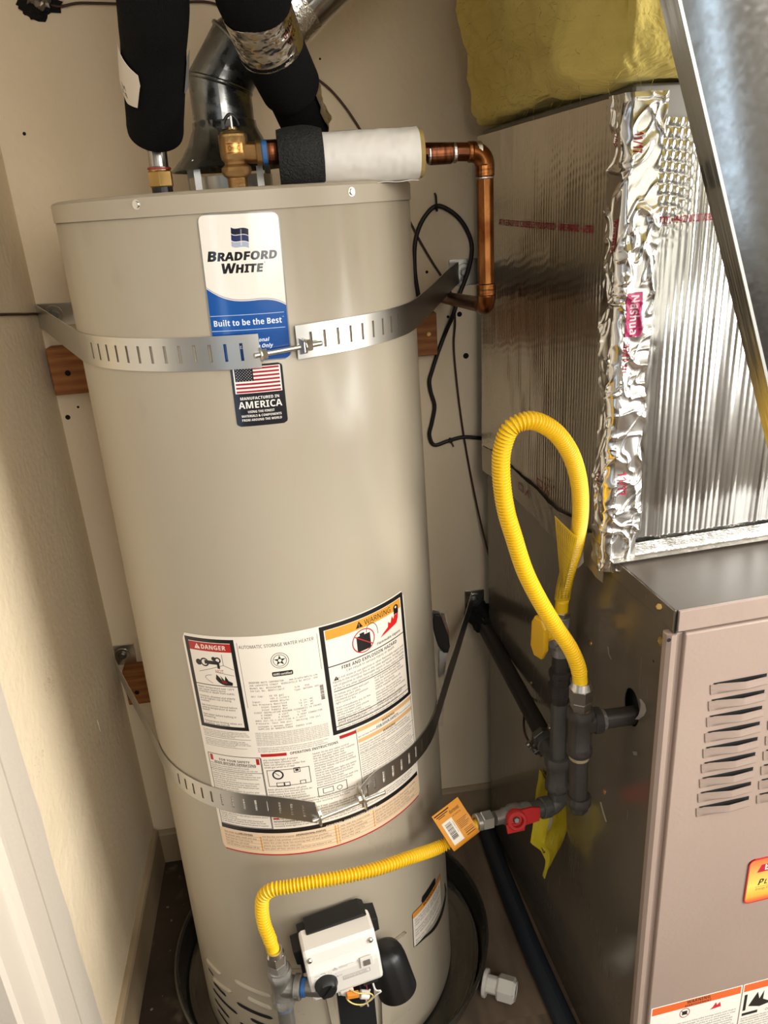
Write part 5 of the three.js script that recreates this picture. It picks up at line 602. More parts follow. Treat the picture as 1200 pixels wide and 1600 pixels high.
// ---------- yellow gas hoses ----------
const hosePath = (l) => l.map(([x, y, z]) => onZ(x, y, z));
{
  const l = [[877, 954, -1.028], [880, 925, -1.02], [888, 890, -1.0], [900, 850, -0.97], [907, 800, -0.93], [903, 745, -0.89], [886, 699, -0.86], [858, 668, -0.84], [825, 657, -0.83], [799, 668, -0.83], [785, 700, -0.835], [783, 740, -0.84], [790, 795, -0.845], [803, 840, -0.85], [820, 892, -0.855], [844, 940, -0.86], [870, 982, -0.865], [892, 1015, -0.867], [904, 1045, -0.867], [907, 1073, -0.867]];
  const P = hosePath(l), t = thing('gas_hose', 'yellow corrugated gas hose looped upright beside the furnace', 'hose', P[19], 'yellow gas hoses'); part('hose', corrugated(P, 0.0112, 0.0043, 0.0031), M.yellowHose, t);
  // wrapped yellow tag
  const txt = canvasTex(256, 512, (c, w, h) => { c.fillStyle = '#c9a41a'; c.fillRect(0, 0, w, h); c.fillStyle = '#3c3006'; c.font = `20px ${F}`; c.save(); c.translate(20, 20); c.rotate(Math.PI / 2); for (let i = 0; i < 9; i++) c.fillText('WARNING do not remove this tag. Installed by a qualified', 0, -i * 25, 470); c.restore(); });
  const tm = mat('#ffffff', 0.5, 0, { map: txt, clearcoat: 0.4, clearcoatRoughness: 0.2, side: THREE.DoubleSide }), curve = new THREE.CatmullRomCurve3(P.slice(0, 5), false, 'centripetal');
  const tag = thing('hose_tag', 'yellow printed tag wrapped round the upright hose above the yellow handle', 'tag', onZ(882, 930, -1.02));
  part('wrap', sheet(30, 20, (i, j) => { const s = lerp(0.1, 0.66, j), c = curve.getPointAt(s), an = lerp(-Math.PI * 0.75, Math.PI * 0.75, i); return add(add(c, V3(1, 0, 0), 0.0122 * Math.sin(an)), V3(0, 0.2, 0.98), 0.0122 * Math.cos(an)); }), tm, tag);
  part('flap', slab(10, 14, (i, j) => { const a = onZ(lerp(867, 876, j), lerp(806, 908, j), lerp(-0.955, -1.0, j)), b = onZ(lerp(902, 880, j), lerp(840, 925, j), lerp(-0.955, -1.01, j) + 0.01); const q = a.lerp(b, i); q.z += 0.006 * Math.sin(Math.PI * i); return q; }, 0.0005), tm, tag);
  solo('paper_tag', slab(8, 8, (i, j) => { const a = onZ(lerp(898, 892, j), lerp(864, 893, j), -1.0), b = onZ(lerp(911, 912, j), lerp(862, 878, j), -0.98); const q = a.lerp(b, i); q.z += 0.004 * Math.sin(3 * i); return q; }, 0.0006), mat([0.32, 0.29, 0.25], 0.7), 'small grey paper tag behind the upright yellow hose', 'tag', onZ(900, 893, -0.99));

  // hose to the heater
  const A = onZ(757, 1282, -0.992), pts = [A, onZ(741, 1292, -0.985), onZ(722, 1304, -0.978), onTank(690, 1322, 0.062), onTank(640, 1340, 0.06), onTank(590, 1357, 0.06), onTank(540, 1369, 0.06), onTank(490, 1378, 0.062), onTank(448, 1386, 0.064), onTank(425, 1390, 0.066), onTank(412, 1400, 0.068), onTank(409, 1420, 0.07), onTank(413, 1445, 0.072), onTank(421, 1466, 0.074), onTank(428, 1488, 0.075)];
  const h2 = thing('gas_hose', 'yellow corrugated gas hose crossing the lower front of the heater', 'hose', pts[14], 'yellow gas hoses'); part('hose', corrugated(pts, 0.011, 0.0054, 0.0034), M.yellowHose, h2);
  const hs = new THREE.CatmullRomCurve3(pts.slice(0, 5), false, 'centripetal');
  // folded orange tag with a barcode
  const ot = canvasTex(480, 640, (c, w, h) => { c.fillStyle = '#e0952a'; c.fillRect(0, 0, w, h); c.fillStyle = '#2a1c08'; c.save(); c.font = `bold 52px serif`; c.translate(250, 96); c.fillText('dormont', 0, 0, 170); c.font = `20px ${F}`; c.fillText('GAS CONNECTOR', 10, 40, 150); c.restore(); c.fillRect(20, 20, 260, 14); c.fillRect(40, 46, 200, 10); c.fillRect(60, 66, 120, 8); for (let i = 0; i < 6; i++) c.fillRect(270, 200 + i * 17, 180 - (i % 3) * 26, 5); for (let i = 0; i < 4; i++) c.fillRect(300, 320 + i * 17, 150, 5); c.fillStyle = '#efe6d8'; c.fillRect(60, 130, 180, 250); c.fillStyle = '#1a1410'; const r = rng(9); for (let y = 160; y < 350;) { const q = 3 + r() * 8; c.fillRect(90, y, 100, q); y += q + 3 + r() * 6; } c.font = `18px ${F}`; c.save(); c.translate(215, 170); c.rotate(Math.PI / 2); c.fillText('0 45246 30110 6', 0, 0, 170); c.restore(); });
  const om = mat('#ffffff', 0.5, 0, { map: ot, side: THREE.DoubleSide, clearcoat: 0.2 }), og = thing('hose_tag', 'orange folded paper tag with a barcode hanging on the heater hose', 'tag', onZ(715, 1310, -0.98));
  const upv = V3(-0.44, 0.78, -0.44).normalize(), out = V3(-0.13, 0.62, 0.77).normalize();
  const H0b = onZ(702, 1318, -0.973), H1b = onZ(742, 1287, -0.985);
  part('paper', slab(16, 40, (i, j) => { const c = H0b.clone().lerp(H1b, i), R = 0.015; let o = 0, u = 0; if (j < 0.55) { u = 0.054 * (1 - j / 0.55) + 0.0; o = R + 0.006 * (1 - j / 0.55) ** 2; } else if (j < 0.85) { const a = (j - 0.55) / 0.3 * Math.PI; o = R * Math.cos(a); u = -R * Math.sin(a); } else { o = -R; u = 0.02 * (j - 0.85) / 0.15; } return c.addScaledVector(out, o).addScaledVector(upv, u); }, 0.0004), (() => om)(), og).geometry.attributes.uv.array.forEach((v, k, a) => { if (k % 2) a[k] = 1 - v; });
}
// ---------- tee and drip leg at the heater's gas control ----------
{
  const T = onTank(440, 1540, 0.075), top = onTank(430, 1490, 0.075); const x = T.x, z = T.z, t = thing('heater_gas_pipe', 'grey galvanised tee and drip leg joined to the left of the gas control', 'pipe', V3(x, 0.2, z)); const y = T.y, th = -18 * Math.PI / 180;
  const br = V3(0.965, 0.02, 0.26).normalize();
  part('tee', [spin(V3(x, y - 0.038, z), UP, [[0, 0], [0.0165, 0], [0.0195, 0.003], [0.0195, 0.013], [0.0165, 0.017], [0.0165, 0.058], [0.0195, 0.062], [0.0195, 0.073], [0.017, 0.076], [0, 0.076]], 32), rod(V3(x, y, z), add(V3(x, y, z), br, 0.026), 0.0165, 28), ring(add(V3(x, y, z), br, 0.022), add(V3(x, y, z), br, 0.033), 0.012, 0.0195)], M.galvFit, t);
  part('nipple', [rod(add(V3(x, y, z), br, 0.03), add(V3(x, y, z), br, 0.066), 0.0128)], M.galvFit, t); part('thread_tape', ring(add(V3(x, y, z), br, 0.033), add(V3(x, y, z), br, 0.041), 0.0127, 0.0145), M.blueTape, t, 'blue thread tape');
  part('drip_leg', [rod(V3(x, 0.13, z), V3(x, y - 0.034, z), 0.0134, 24)], M.galvFit, t); part('thread_tape', ring(V3(x, y - 0.049, z), V3(x, y - 0.0375, z), 0.0133, 0.0146), mat([0.16, 0.2, 0.27], 0.5, 0.3), t, 'smeared blue sealant');
  part('adapter', [hexNut(V3(x - 0.001, y + 0.034, z), V3(x - 0.001, y + 0.056, z), 0.0155), ring(V3(x - 0.001, y + 0.038, z), V3(x - 0.001, y + 0.042, z), 0.01, 0.0165)], M.galvFit, t); part('flare_nut', [hexNut(V3(top.x, y + 0.054, z), V3(top.x, top.y + 0.004, z), 0.0148), spin(V3(top.x, top.y + 0.002, z), UP, [[0.0145, 0], [0.0125, 0.008], [0.009, 0.008]], 24)], M.zinc, t);
}
// ---------- torn yellow bag behind the elbow ----------
{
  const rows = [[1208, 846, 851], [1225, 843, 870], [1238, 840, 889], [1262, 837, 893], [1285, 835, 892], [1305, 831, 887], [1318, 829, 883], [1329, 845, 878], [1345, 853, 867], [1360, 852, 858], [1373, 850, 853]];
  const bt = canvasTex(256, 512, (c, w, h) => { c.fillStyle = '#a08c0c'; c.fillRect(0, 0, w, h); c.fillStyle = '#b9a718'; c.fillRect(0, 0, 100, h); c.fillStyle = '#9a937a'; c.fillRect(100, 230, 26, 170); c.fillStyle = '#111'; c.font = `bold 44px ${F}`; c.save(); c.translate(40, 150); c.rotate(-1.2); c.fillText('A', 0, 0); c.restore(); c.save(); c.translate(190, 70); c.rotate(0.9); c.fillText('CAU', 0, 0, 70); c.restore(); });
  const L = (y, k) => { let i = 1; while (i < rows.length - 1 && rows[i][0] < y) i++; const t = clamp((y - rows[i - 1][0]) / (rows[i][0] - rows[i - 1][0])); return lerp(rows[i - 1][k], rows[i][k], t); };
  solo('yellow_bag', slab(24, 50, (i, j) => { const y = lerp(1208, 1373, j), p = onZ(lerp(L(y, 1), L(y, 2), i), y, -1.062 + 0.02 * j); p.z += 0.006 * noise(i * 4, j * 7, 2) - 0.014 * Math.abs(i - 0.42); return p; }, 0.0006), mat('#ffffff', 0.55, 0, { map: bt, side: THREE.DoubleSide, bumpMap: rep(crinkT, 2, 3), bumpScale: 0.001 }), 'torn yellow plastic tag hanging behind the elbow of the gas pipe', 'tag', onZ(860, 1290, -1.06));
}
// ---------- manual pouch and dark tube ----------
{
  const c = onZ(684, 1000, -1.26), t = thing('manual_pouch', 'black folded manual in a clear pouch hanging at the right of the heater', 'pouch', c);
  const at = (x, y, z = -1.3) => onZ(x, y, z);
  const card = (pts, z, th) => { const s = pts.map(([x, y]) => at(x, y, z)); const o = s[0], X = V3(1, 0, 0), g = prism(s.map((p) => [p.x - o.x, p.y - o.y]), th, o, X, UP, ZD, 0.001); return g; };
  part('manual', card([[676, 953], [686, 955], [697, 985], [700, 1002], [697, 1012], [690, 1012], [682, 1002], [677, 985], [674, 965]], -1.31, 0.02), M.black, t); part('cover', card([[688, 957], [694, 958], [701, 985], [702, 1010], [697, 1016]], -1.318, 0.004), mat([0.16, 0.07, 0.03], 0.6), t);
  part('clip', card([[685, 1012], [697, 1012], [693, 1050], [684, 1054]], -1.312, 0.012), mat([0.7, 0.69, 0.66], 0.3), t);
  part('clear_pouch', slab(14, 24, (i, j) => { const y = lerp(955, 1135, j), p = at(lerp(lerp(671, 681, j), lerp(700, 692, j), i), y, -1.295); p.z += 0.005 * noise(i * 4, j * 8); return p; }, 0.0004), mat([0.95, 0.95, 0.95], 0.12, 0, { transmission: 0.96, thickness: 0 }), t, 'clear plastic pouch');
  const y0 = 0.021; solo('floor_tube', [sweep([V3(0.362, y0, -1.5), V3(0.366, y0, -1.3), V3(0.375, y0, -1.1), V3(0.392, y0, -0.9), V3(0.404, y0, -0.74), V3(0.41, y0, -0.6)], 0.0205, { n: 60, seg: 24 })], mat([0.02, 0.026, 0.036], 0.5), 'dark navy tube lying on the floor along the foot of the furnace', 'tube', V3(0.38, 0, -1.0));
}
// ---------- furnace ----------
{
  const FW = 0.46, FDp = 0.71, H = 1.016, t = thing('furnace', 'taupe sheet-metal furnace cabinet with a louvred front panel at the right', 'furnace', fp(FW / 2, 0, FDp / 2));
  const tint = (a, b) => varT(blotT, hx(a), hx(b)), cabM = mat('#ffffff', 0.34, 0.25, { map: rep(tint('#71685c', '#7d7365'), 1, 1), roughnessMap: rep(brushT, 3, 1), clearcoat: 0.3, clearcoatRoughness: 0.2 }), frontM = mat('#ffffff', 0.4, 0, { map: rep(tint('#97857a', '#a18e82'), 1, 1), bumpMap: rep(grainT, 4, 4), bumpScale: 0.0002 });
  // left side, with its hole for the gas pipe
  const sideP = new THREE.Shape([[0, 0], [FDp, 0], [FDp, H], [0, H]].map(([a, b]) => new THREE.Vector2(a, b))); const [, hy, hd] = fuv(onSide(986, 1116, 0)); const hp = new THREE.Path(); hp.absellipse(hd, hy + 0.012, 0.0215, 0.03, 0, Math.PI * 2, true);
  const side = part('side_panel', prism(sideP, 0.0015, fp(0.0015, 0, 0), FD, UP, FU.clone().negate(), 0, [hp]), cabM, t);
  const scuff = (pts, c = [0.3, 0.27, 0.23]) => part('scuff', sheet(1, pts.length - 1, (i, j) => { const k = Math.round(j * (pts.length - 1)); return onSide(pts[k][0] + i * pts[k][2], pts[k][1] + i * 0.3, -0.0006); }), mat(c, 0.7), side);
  scuff([[999, 1092, 3], [1001, 1100, 7], [1000, 1110, 10], [997, 1118, 9], [992, 1124, 6]], [0.36, 0.33, 0.29]); scuff([[988, 1174, 7], [990, 1180, 6]]); scuff([[937, 1253, 2.5], [941, 1268, 2.5], [946, 1284, 2.5]], [0.4, 0.36, 0.3]); scuff([[949, 1010, 2], [950, 1022, 2.5], [954, 1030, 2]], [0.2, 0.18, 0.16]);
  part('dark_interior', fbox(0.012, 0.01, 0.02, FW - 0.01, H - 0.02, FDp - 0.01), M.void, t);  // black block paints the shade inside the cabinet
  part('rear_panel', fbox(0, 0, FDp - 0.001, FW, H, FDp + 0.0005), cabM, t); part('right_panel', fbox(FW - 0.0015, 0, 0, FW, H, FDp), cabM, t);
  part('top_panel', [fbox(0.0, H - 0.0015, 0.0015, FW, H, FDp, 0.0005)], mat('#ffffff', 0.42, 0, { map: rep(tint('#50483f', '#585047'), 1, 1), specularIntensity: 0.5 }), t);  // top coloured darker than the sides to stand in for less light
  part('side_lip', [fbox(-0.0012, H - 0.028, 0.001, 0.0004, H - 0.0005, FDp, 0.0004)], cabM, t);
  part('front_lip', [fbox(0.0035, H - 0.0285, -0.0035, FW, H + 0.0005, 0.0015, 0.0012)], frontM, t); part('corner_gap', fbox(0.0002, H - 0.032, 0.0, 0.0035, H - 0.002, 0.002), M.void, t); part('corner_groove', fbox(0.003, 0.02, 0.0004, 0.016, 0.984, 0.003), frontM, t);
  // rolled corner edge
  part('corner_edge', [prism([[-0.012, 0.003], [-0.011, -0.004], [-0.006, -0.0075], [0.0, -0.0075], [0.003, -0.004], [0.0045, 0.001], [0.0085, 0.002], [0.0095, 0.006], [0.004, 0.008], [-0.009, 0.008]].map(([a, b]) => [a + 0.003, -b]), 0.98, fp(-0.001, 0.004, 0.004), FU, FD.clone().negate(), UP, 0)], frontM, t);
  part('edge_hole', spin(add(onFront(1045, 1000, -0.0045), FD, -0.0005), FD.clone().negate(), [[0.0028, 0], [0, 0.0004]], 14), M.void, t);
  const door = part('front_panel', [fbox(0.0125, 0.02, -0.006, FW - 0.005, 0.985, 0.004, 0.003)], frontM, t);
  // louvres in two columns
  const louv = (u0, yt) => { const w = 0.0775, s = w; const prof = (i) => { const a = i < 0.56 ? i / 0.56 : 1 - 0.3 * (i - 0.56) / 0.44; return 0.0075 * a; }; const g = slab(24, 8, (i, j) => { const d = prof(i), k = j < 0.55 ? 1 : 1 - (j - 0.55) / 0.45, taper = i < 0.1 ? i / 0.1 : 1; const y = yt - (0.0005 + 0.0165 * (j < 0.55 ? j / 0.55 * 0.72 : 0.72 + (j - 0.55) / 0.45 * 0.28)) * 1 - (i < 0.12 ? (1 - j) * 0.001 : 0); return fp(u0 + s * (i + 0.03 * (1 - i) * (1 - j) * -1), y, -0.0062 - d * k * taper); }, 0.0009);
    part('louvre', toCreasedNormals(g, 0.2), frontM, door); part('louvre_gap', sheet(8, 1, (i, j) => fp(u0 + w * lerp(0.03, 1.02, i), yt + 0.0004 - j * 0.013, -0.0065)), M.void, door); };  // black sheet on the panel paints the dark behind each louvre
  for (let c = 0; c < 2; c++) for (let r = 0; r < 9; r++) louv(0.0575 + c * 0.0935, 0.903 - r * 0.0254);
  for (const [x, y] of [[1030, 948], [1033, 1002]]) part('screw', [hexNut(onSide(x, y, 0), onSide(x, y, -0.004), 0.0045, 0.0008), spin(onSide(x, y, 0), FU.clone().negate(), [[0.0062, 0], [0.0062, 0.001], [0, 0.0012]], 16)], M.brass, side);
  for (const [x, y, r] of [[923, 1005, 0.004], [945, 1237, 0.0045], [830, 1067, 0.003]]) part('screw', spin(onSide(x, y, 0), FU.clone().negate(), [[r, 0], [r, 0.0015], [r * 0.5, 0.003], [0, 0.003]], 14), M.brass, side);
  part('small_hole', spin(onSide(1021, 1033, -0.0002), FU.clone().negate(), [[0.0022, 0], [0, 0.0003]], 12), M.void, side); part('small_hole', spin(onSide(991, 1097, -0.0002), FU.clone().negate(), [[0.002, 0], [0, 0.0003]], 12), M.void, side);
  // badge and labels on the front
  const bt = canvasTex(720, 480, (c, w, h) => { const g = c.createLinearGradient(0, 0, 0, h); g.addColorStop(0, '#e2683a'); g.addColorStop(0.25, '#f0a050'); g.addColorStop(0.6, '#f8d060'); g.addColorStop(0.85, '#f4a83c'); g.addColorStop(1, '#d5432c'); c.clearRect(0, 0, w, h); c.fillStyle = '#b3262e'; rr(c, 0, 0, w, h, 60); c.fill(); c.fillStyle = g; rr(c, 12, 10, w - 24, h - 20, 50); c.fill(); c.fillStyle = '#b8122e'; c.beginPath(); c.moveTo(120, 70); c.lineTo(480, 70); c.lineTo(450, 150); c.lineTo(84, 150); c.closePath(); c.fill(); c.fillStyle = '#fbeee0'; c.font = `bold 78px ${F}`; c.textBaseline = 'middle'; c.fillText('bryant', 150, 108, 260); c.fillStyle = '#1c140c'; c.font = `italic bold 92px ${F}`; c.fillText('P', 100, 262); c.font = `italic bold 70px ${F}`; c.fillText('LUS', 160, 268, 160); c.font = `italic 76px ${F}`; c.fillText('80', 340, 264, 90); c.fillRect(90, 310, 400, 3); c.font = `italic 30px ${F}`; c.fillText('Energy Efficient Furnace', 92, 336, 360); });
  part('badge', slab(8, 8, (i, j) => fp(0.1525 + i * 0.13, 0.489 + j * 0.087, -0.0078 ), 0.0016), mat('#ffffff', 0.25, 0, { map: bt, alphaTest: 0.5, clearcoat: 0.6, clearcoatRoughness: 0.1 }), door, 'orange and yellow maker badge');
  const lb = (k) => canvasTex(640, 640, (c, w, h) => { c.fillStyle = '#f2ece2'; c.fillRect(0, 0, w, h); c.fillStyle = '#e0662c'; c.fillRect(8, 8, w - 16, 56); c.fillStyle = '#141210'; c.font = `bold 34px ${F}`; c.textAlign = 'center'; c.fillText('▲ WARNING', w / 2, 36, 240); c.font = `bold 24px ${F}`; c.fillText('▲ AVERTISSEMENT', w / 2, 60, 240); c.textAlign = 'left'; c.fillStyle = '#141210'; if (!k) { c.strokeStyle = '#8c1a2a'; c.lineWidth = 5; c.beginPath(); c.arc(240, 105, 34, 0, 7); c.moveTo(214, 84); c.lineTo(266, 126); c.stroke(); c.fillRect(222, 90, 36, 30); c.fillStyle = '#c8242e'; c.beginPath(); c.moveTo(420, 135); c.lineTo(500, 128); c.lineTo(490, 90); c.lineTo(470, 110); c.lineTo(460, 84); c.lineTo(440, 118); c.closePath(); c.fill(); } else { c.fillRect(20, 90, 22, 130); c.beginPath(); c.moveTo(60, 190); c.lineTo(120, 90); c.lineTo(140, 150); c.lineTo(170, 90); c.lineTo(170, 160); c.lineTo(240, 200); c.lineTo(150, 215); c.closePath(); c.fill(); c.fillRect(20, 240, 120, 22); c.font = `28px ${F}`; c.fillText('OPERATION', 200, 264, 160); } c.fillStyle = '#141210'; c.font = `17px ${F}`; const W2 = ['FIRE OR EXPLOSION HAZARD: failure to follow safety warnings exactly could result in', 'serious injury, death or property damage. Do not store or use gasoline or other', 'flammable vapors and liquids in the vicinity of this or any other appliance.', 'Installation and service must be performed by a qualified installer or the gas', 'supplier. If you smell gas do not try to light any appliance; leave the building', 'at once and phone the gas supplier from a neighbor and follow instructions.']; for (let i = 0; i < 22; i++) { if (i % 7 === 6) { c.fillStyle = '#e0662c'; c.fillRect(330, 196 + i * 20, 260, 16); c.fillStyle = '#141210'; } if (!k || i > 4) c.fillText(W2[i % 6], 16, 190 + i * 20, w - 40); else c.fillText(W2[i % 6], 270, 100 + i * 22, w - 290); } });
  for (const [k, u0, u1] of [[0, 0.0165, 0.176], [1, 0.178, 0.33]]) part('label', sheet(2, 2, (i, j) => fp(lerp(u0, u1, i), 0.12 + j * 0.186, -0.0064)), mat('#ffffff', 0.4, 0, { map: lb(k), clearcoat: 0.2 }), door, k ? 'white label with a hand emblem' : 'white label with an orange header');
}
// ---------- foil-wrapped plenum on the furnace ----------
const foilDisp = (s, y, face) => {
  const r = Math.abs(Math.sin(Math.PI * s / 0.0088)), cell = Math.abs(Math.sin(Math.PI * (y + 0.004 * noise(s * 50, y * 20, 8)) / 0.0125 + 0.5 * Math.floor(s / 0.0088)));
  const rm = face === 'front' ? 0.75 + 0.75 * noise(Math.floor(s / 0.0088) * 3.7, y * 9, 2) : 1 + 0.8 * noise(s * 40, y * 24, 5); const topK = face === 'front' ? clamp((y - 1.42) / 0.06) * clamp((0.1 - s) / 0.04) : 0.25, w = 0.0006 * (noise(s * 60, y * 10, 3)) + 0.003 * noise(s * 9, y * 4, 7);
  const seamless = face === 'front' ? clamp((s - 0.03) / 0.03) : 1;
  return w - (face === 'front' ? 0.008 * clamp(1 - s / 0.13) ** 2 : 0) + (face === 'front' ? 0.0005 : 0.0011) * rm * r * (1 - topK) * (0.9 + 0.1 * cell) * seamless + 0.0022 * topK * cell * (0.6 + 0.4 * r) + 0.0016 * (1 - seamless) * Math.abs(noise(s * 90, y * 50, 9));
};
{
  const U0 = -0.012, D0 = 0.157, D1 = 0.7, YB = 1.018, YT = 1.6, t = thing('plenum', 'foil bubble-wrapped plenum box standing on top of the furnace', 'plenum', fp(0.2, 1.016, 0.43));
  part('box', [fbox(U0 + 0.008, 1.0165, D0 + 0.008, 0.42, 1.61, D1, 0.004)], mat([0.2, 0.19, 0.17], 0.5, 0.6), t, 'bare sheet metal box');
  const FM = mat([0.74, 0.73, 0.7], 0.15, 1), FL = mat([0.74, 0.7, 0.64], 0.26, 1);
  const fF = (s, y, o = 0) => fp(U0 + s, y, D0 + 0.001 - foilDisp(s, y, 'front') - o), fL = (s, y, o = 0) => fp(U0 - 0.0 - 0.75 * foilDisp(s, y, 'left') - o, y, D0 + s);
  const ff = part('front_foil', sheet(290, 230, (i, j) => fF(i * 0.36, lerp(YB + 0.012, 1.572 + 0.004 * noise(i * 20, 2), j)), (i, j) => [i, j]), FM, t);
  const fl = part('left_foil', sheet(360, 170, (i, j) => fL((1 - i) * (D1 - D0), lerp(YB - 0.0, YT, j))), FL, t);
  // corner tape: crinkled strip folded round the upright corner
  const across = (s, y) => { const wx = s + 0.012 * noise(s * 30, y * 22, 11), wy = y + 0.014 * noise(s * 26 + 5, y * 20, 13), rg = (v) => (1 - Math.min(1, Math.abs(v) * 1.9)) ** 2; const e = 0.0034 * rg(noise(wx * 42 + wy * 14, wy * 26, 4)) + 0.0018 * rg(noise(wx * 90 - wy * 40, wy * 60, 6)) + 0.0012 + 0.003 * noise(3 + s * 20, y * 12, 2) + 0.003; const r = 0.007; if (s > r) return fp(U0 + s - r, y, D0 - 0.002 - e); if (s < -r) return fp(U0 - 0.003 - e, y, D0 + (-s - r)); const a = (s + r) / (2 * r) * Math.PI / 2; return fp(U0 + r * 0.6 - (r * 0.6 + 0.003 + e) * Math.cos(a), y, D0 + r * 0.6 - (r * 0.6 + 0.002 + e) * Math.sin(a)); };
  const edgeW = (y) => 0.004 * noise(y * 22, 5), tapeAt = (i, j, o = 0) => { const y = lerp(1.0, 1.6, j); return across(lerp(-0.034 + edgeW(y + 3), 0.046 + edgeW(y), i), y); };
  const ct = part('corner_tape', sheet(90, 520, (i, j) => tapeAt(i, j), (i, j) => [i * 0.08, j * 0.6]), mat([0.85, 0.83, 0.79], 0.22, 1), t, 'crinkled foil tape on the upright corner');
  part('base_tape', slab(80, 10, (i, j) => { const s = i * 0.36, k = j, w = 0.0008 * noise(s * 60, j * 4), q = k < 0.6 ? fp(U0 + s, lerp(1.038, 1.021, k / 0.6), D0 - 0.004 - 0.002 * k - w) : fp(U0 + s, 1.0195 - 0.0012 * (k - 0.6), lerp(D0 - 0.006, D0 - 0.02, (k - 0.6) / 0.4)); return q; }, 0.0008), mat([0.42, 0.4, 0.37], 0.36, 0.9, { bumpMap: rep(crinkT, 4, 1), bumpScale: 0.0008 }), t, 'foil tape along the foot');
  part('side_tape', slab(80, 6, (i, j) => fp(U0 - 0.0045 - 0.001 * noise(i * 30, j * 3), lerp(1.035, 0.982, j) - 0.006 * noise(i * 6, 1) , lerp(D1 - 0.01, D0, i)), 0.0008), mat([0.5, 0.46, 0.41], 0.35, 0.9, { bumpMap: rep(crinkT, 4, 1), bumpScale: 0.0006 }), t, 'foil tape along the side foot');
  part('tape_flap', slab(12, 14, (i, j) => { const a = onSide(lerp(921, 930, j), lerp(832, 893, j), -0.02 - 0.004 * Math.sin(j * 4)), b = onSide(lerp(943, 944, j), lerp(845, 878, j), -0.016); const q = a.lerp(b, i); q.x += 0.004 * noise(i * 4, j * 5, 3); return q; }, 0.0006), mat([0.4, 0.35, 0.22], 0.35, 0.8, { bumpMap: rep(crinkT, 2, 2), bumpScale: 0.001 }), t, 'loose folded flap of tape');
  // red print on the foil and the tape (flat print, cut out by its alpha)
  const print = (w, h, draw) => canvasTex(w, h, (c) => { c.clearRect(0, 0, w, h); c.fillStyle = '#a01836'; draw(c); }), pm = (tx) => mat('#ffffff', 0.45, 0, { map: tx, alphaTest: 0.5, side: THREE.DoubleSide });
  const pF = (x0, x1, py, hgt, tx, nu = 90) => { const a = fuv(onFront(x0, py, D0)), b = fuv(onFront(x1, py - (x1 - x0) * 0.06, D0)); part('red_print', sheet(nu, 8, (i, j) => fF(lerp(a[0], b[0], i) - U0, lerp(a[1], b[1], i) * 0 + a[1] + (j - 0.5) * hgt, 0.0015)), pm(tx), ff); };
  pF(1012, 1135, 346, 0.0125, print(1024, 96, (c) => { c.font = `bold 92px ${F}`; c.textBaseline = 'middle'; c.fillText('REFLECTIX • R-4.2 W/OUT AIRSPACE', 8, 50, 1008); }));
  { const a = fuv(onSide(778, 346, U0)), b = fuv(onSide(930, 358, U0)); part('red_print', sheet(90, 8, (i, j) => fL(lerp(a[2], b[2], i) - D0, lerp(a[1], b[1], i) + (j - 0.5) * 0.014, 0.001)), pm(print(1024, 80, (c) => { c.font = `bold 74px ${F}`; c.textBaseline = 'middle'; c.fillText('ASTM E-84 SPECIFIC BUBBLE INSULATION • FIRE RATED • ASTM', 8, 44, 1008); })), fl); }
  const pT = (i0, i1, y0, y1, tx) => part('red_print', sheet(16, 60, (i, j) => { const p = tapeAt(lerp(i0, i1, i), (lerp(y0, y1, j) - 1.0) / 0.6); const n = FD.clone().negate().addScaledVector(FU, -0.35).normalize(); return add(p, n, 0.0009); }), pm(tx), ct);
  const yT = (py) => fuv(onFront(968, py, D0))[1];
  pT(0.56, 0.83, yT(526), yT(458), print(128, 320, (c) => { c.fillStyle = '#c0306a'; c.fillRect(0, 0, 128, 320); c.fillStyle = '#f3e3e6'; c.font = `bold 92px ${F}`; c.save(); c.translate(36, 12); c.rotate(Math.PI / 2); c.fillText('Nashua', 0, 0, 296); c.restore(); }));
  pT(0.5, 0.7, yT(592), yT(534), print(96, 320, (c) => { c.font = `bold 70px ${F}`; c.save(); c.translate(22, 10); c.rotate(Math.PI / 2); c.fillText('324A UL', 0, 0, 300); c.restore(); }));
  pT(0.55, 0.78, yT(776), yT(732), print(96, 256, (c) => { c.font = `bold 84px ${F}`; c.save(); c.translate(16, 10); c.rotate(Math.PI / 2); c.fillText('11/17', 0, 0, 236); c.restore(); }));
  pT(0.5, 0.72, yT(246), yT(206), print(96, 256, (c) => { c.font = `bold 84px ${F}`; c.save(); c.translate(16, 10); c.rotate(Math.PI / 2); c.fillText('11/17', 0, 0, 236); c.restore(); }));
  pT(0.2, 0.33, yT(404), yT(342), print(96, 256, (c) => { c.fillRect(70, 0, 26, 256); c.font = `bold 60px ${F}`; c.save(); c.translate(16, 10); c.rotate(Math.PI / 2); c.fillText('Nashua', 0, 0, 236); c.restore(); }));
  pT(0.06, 0.2, yT(250), yT(200), print(96, 256, (c) => { c.font = `60px ${F}`; c.save(); c.translate(16, 10); c.rotate(Math.PI / 2); c.fillText('324A', 0, 0, 236); c.restore(); }));
  pT(0.1, 0.22, yT(772), yT(735), print(96, 256, (c) => { c.font = `bold 84px ${F}`; c.save(); c.translate(16, 10); c.rotate(Math.PI / 2); c.fillText('11/1', 0, 0, 236); c.restore(); }));
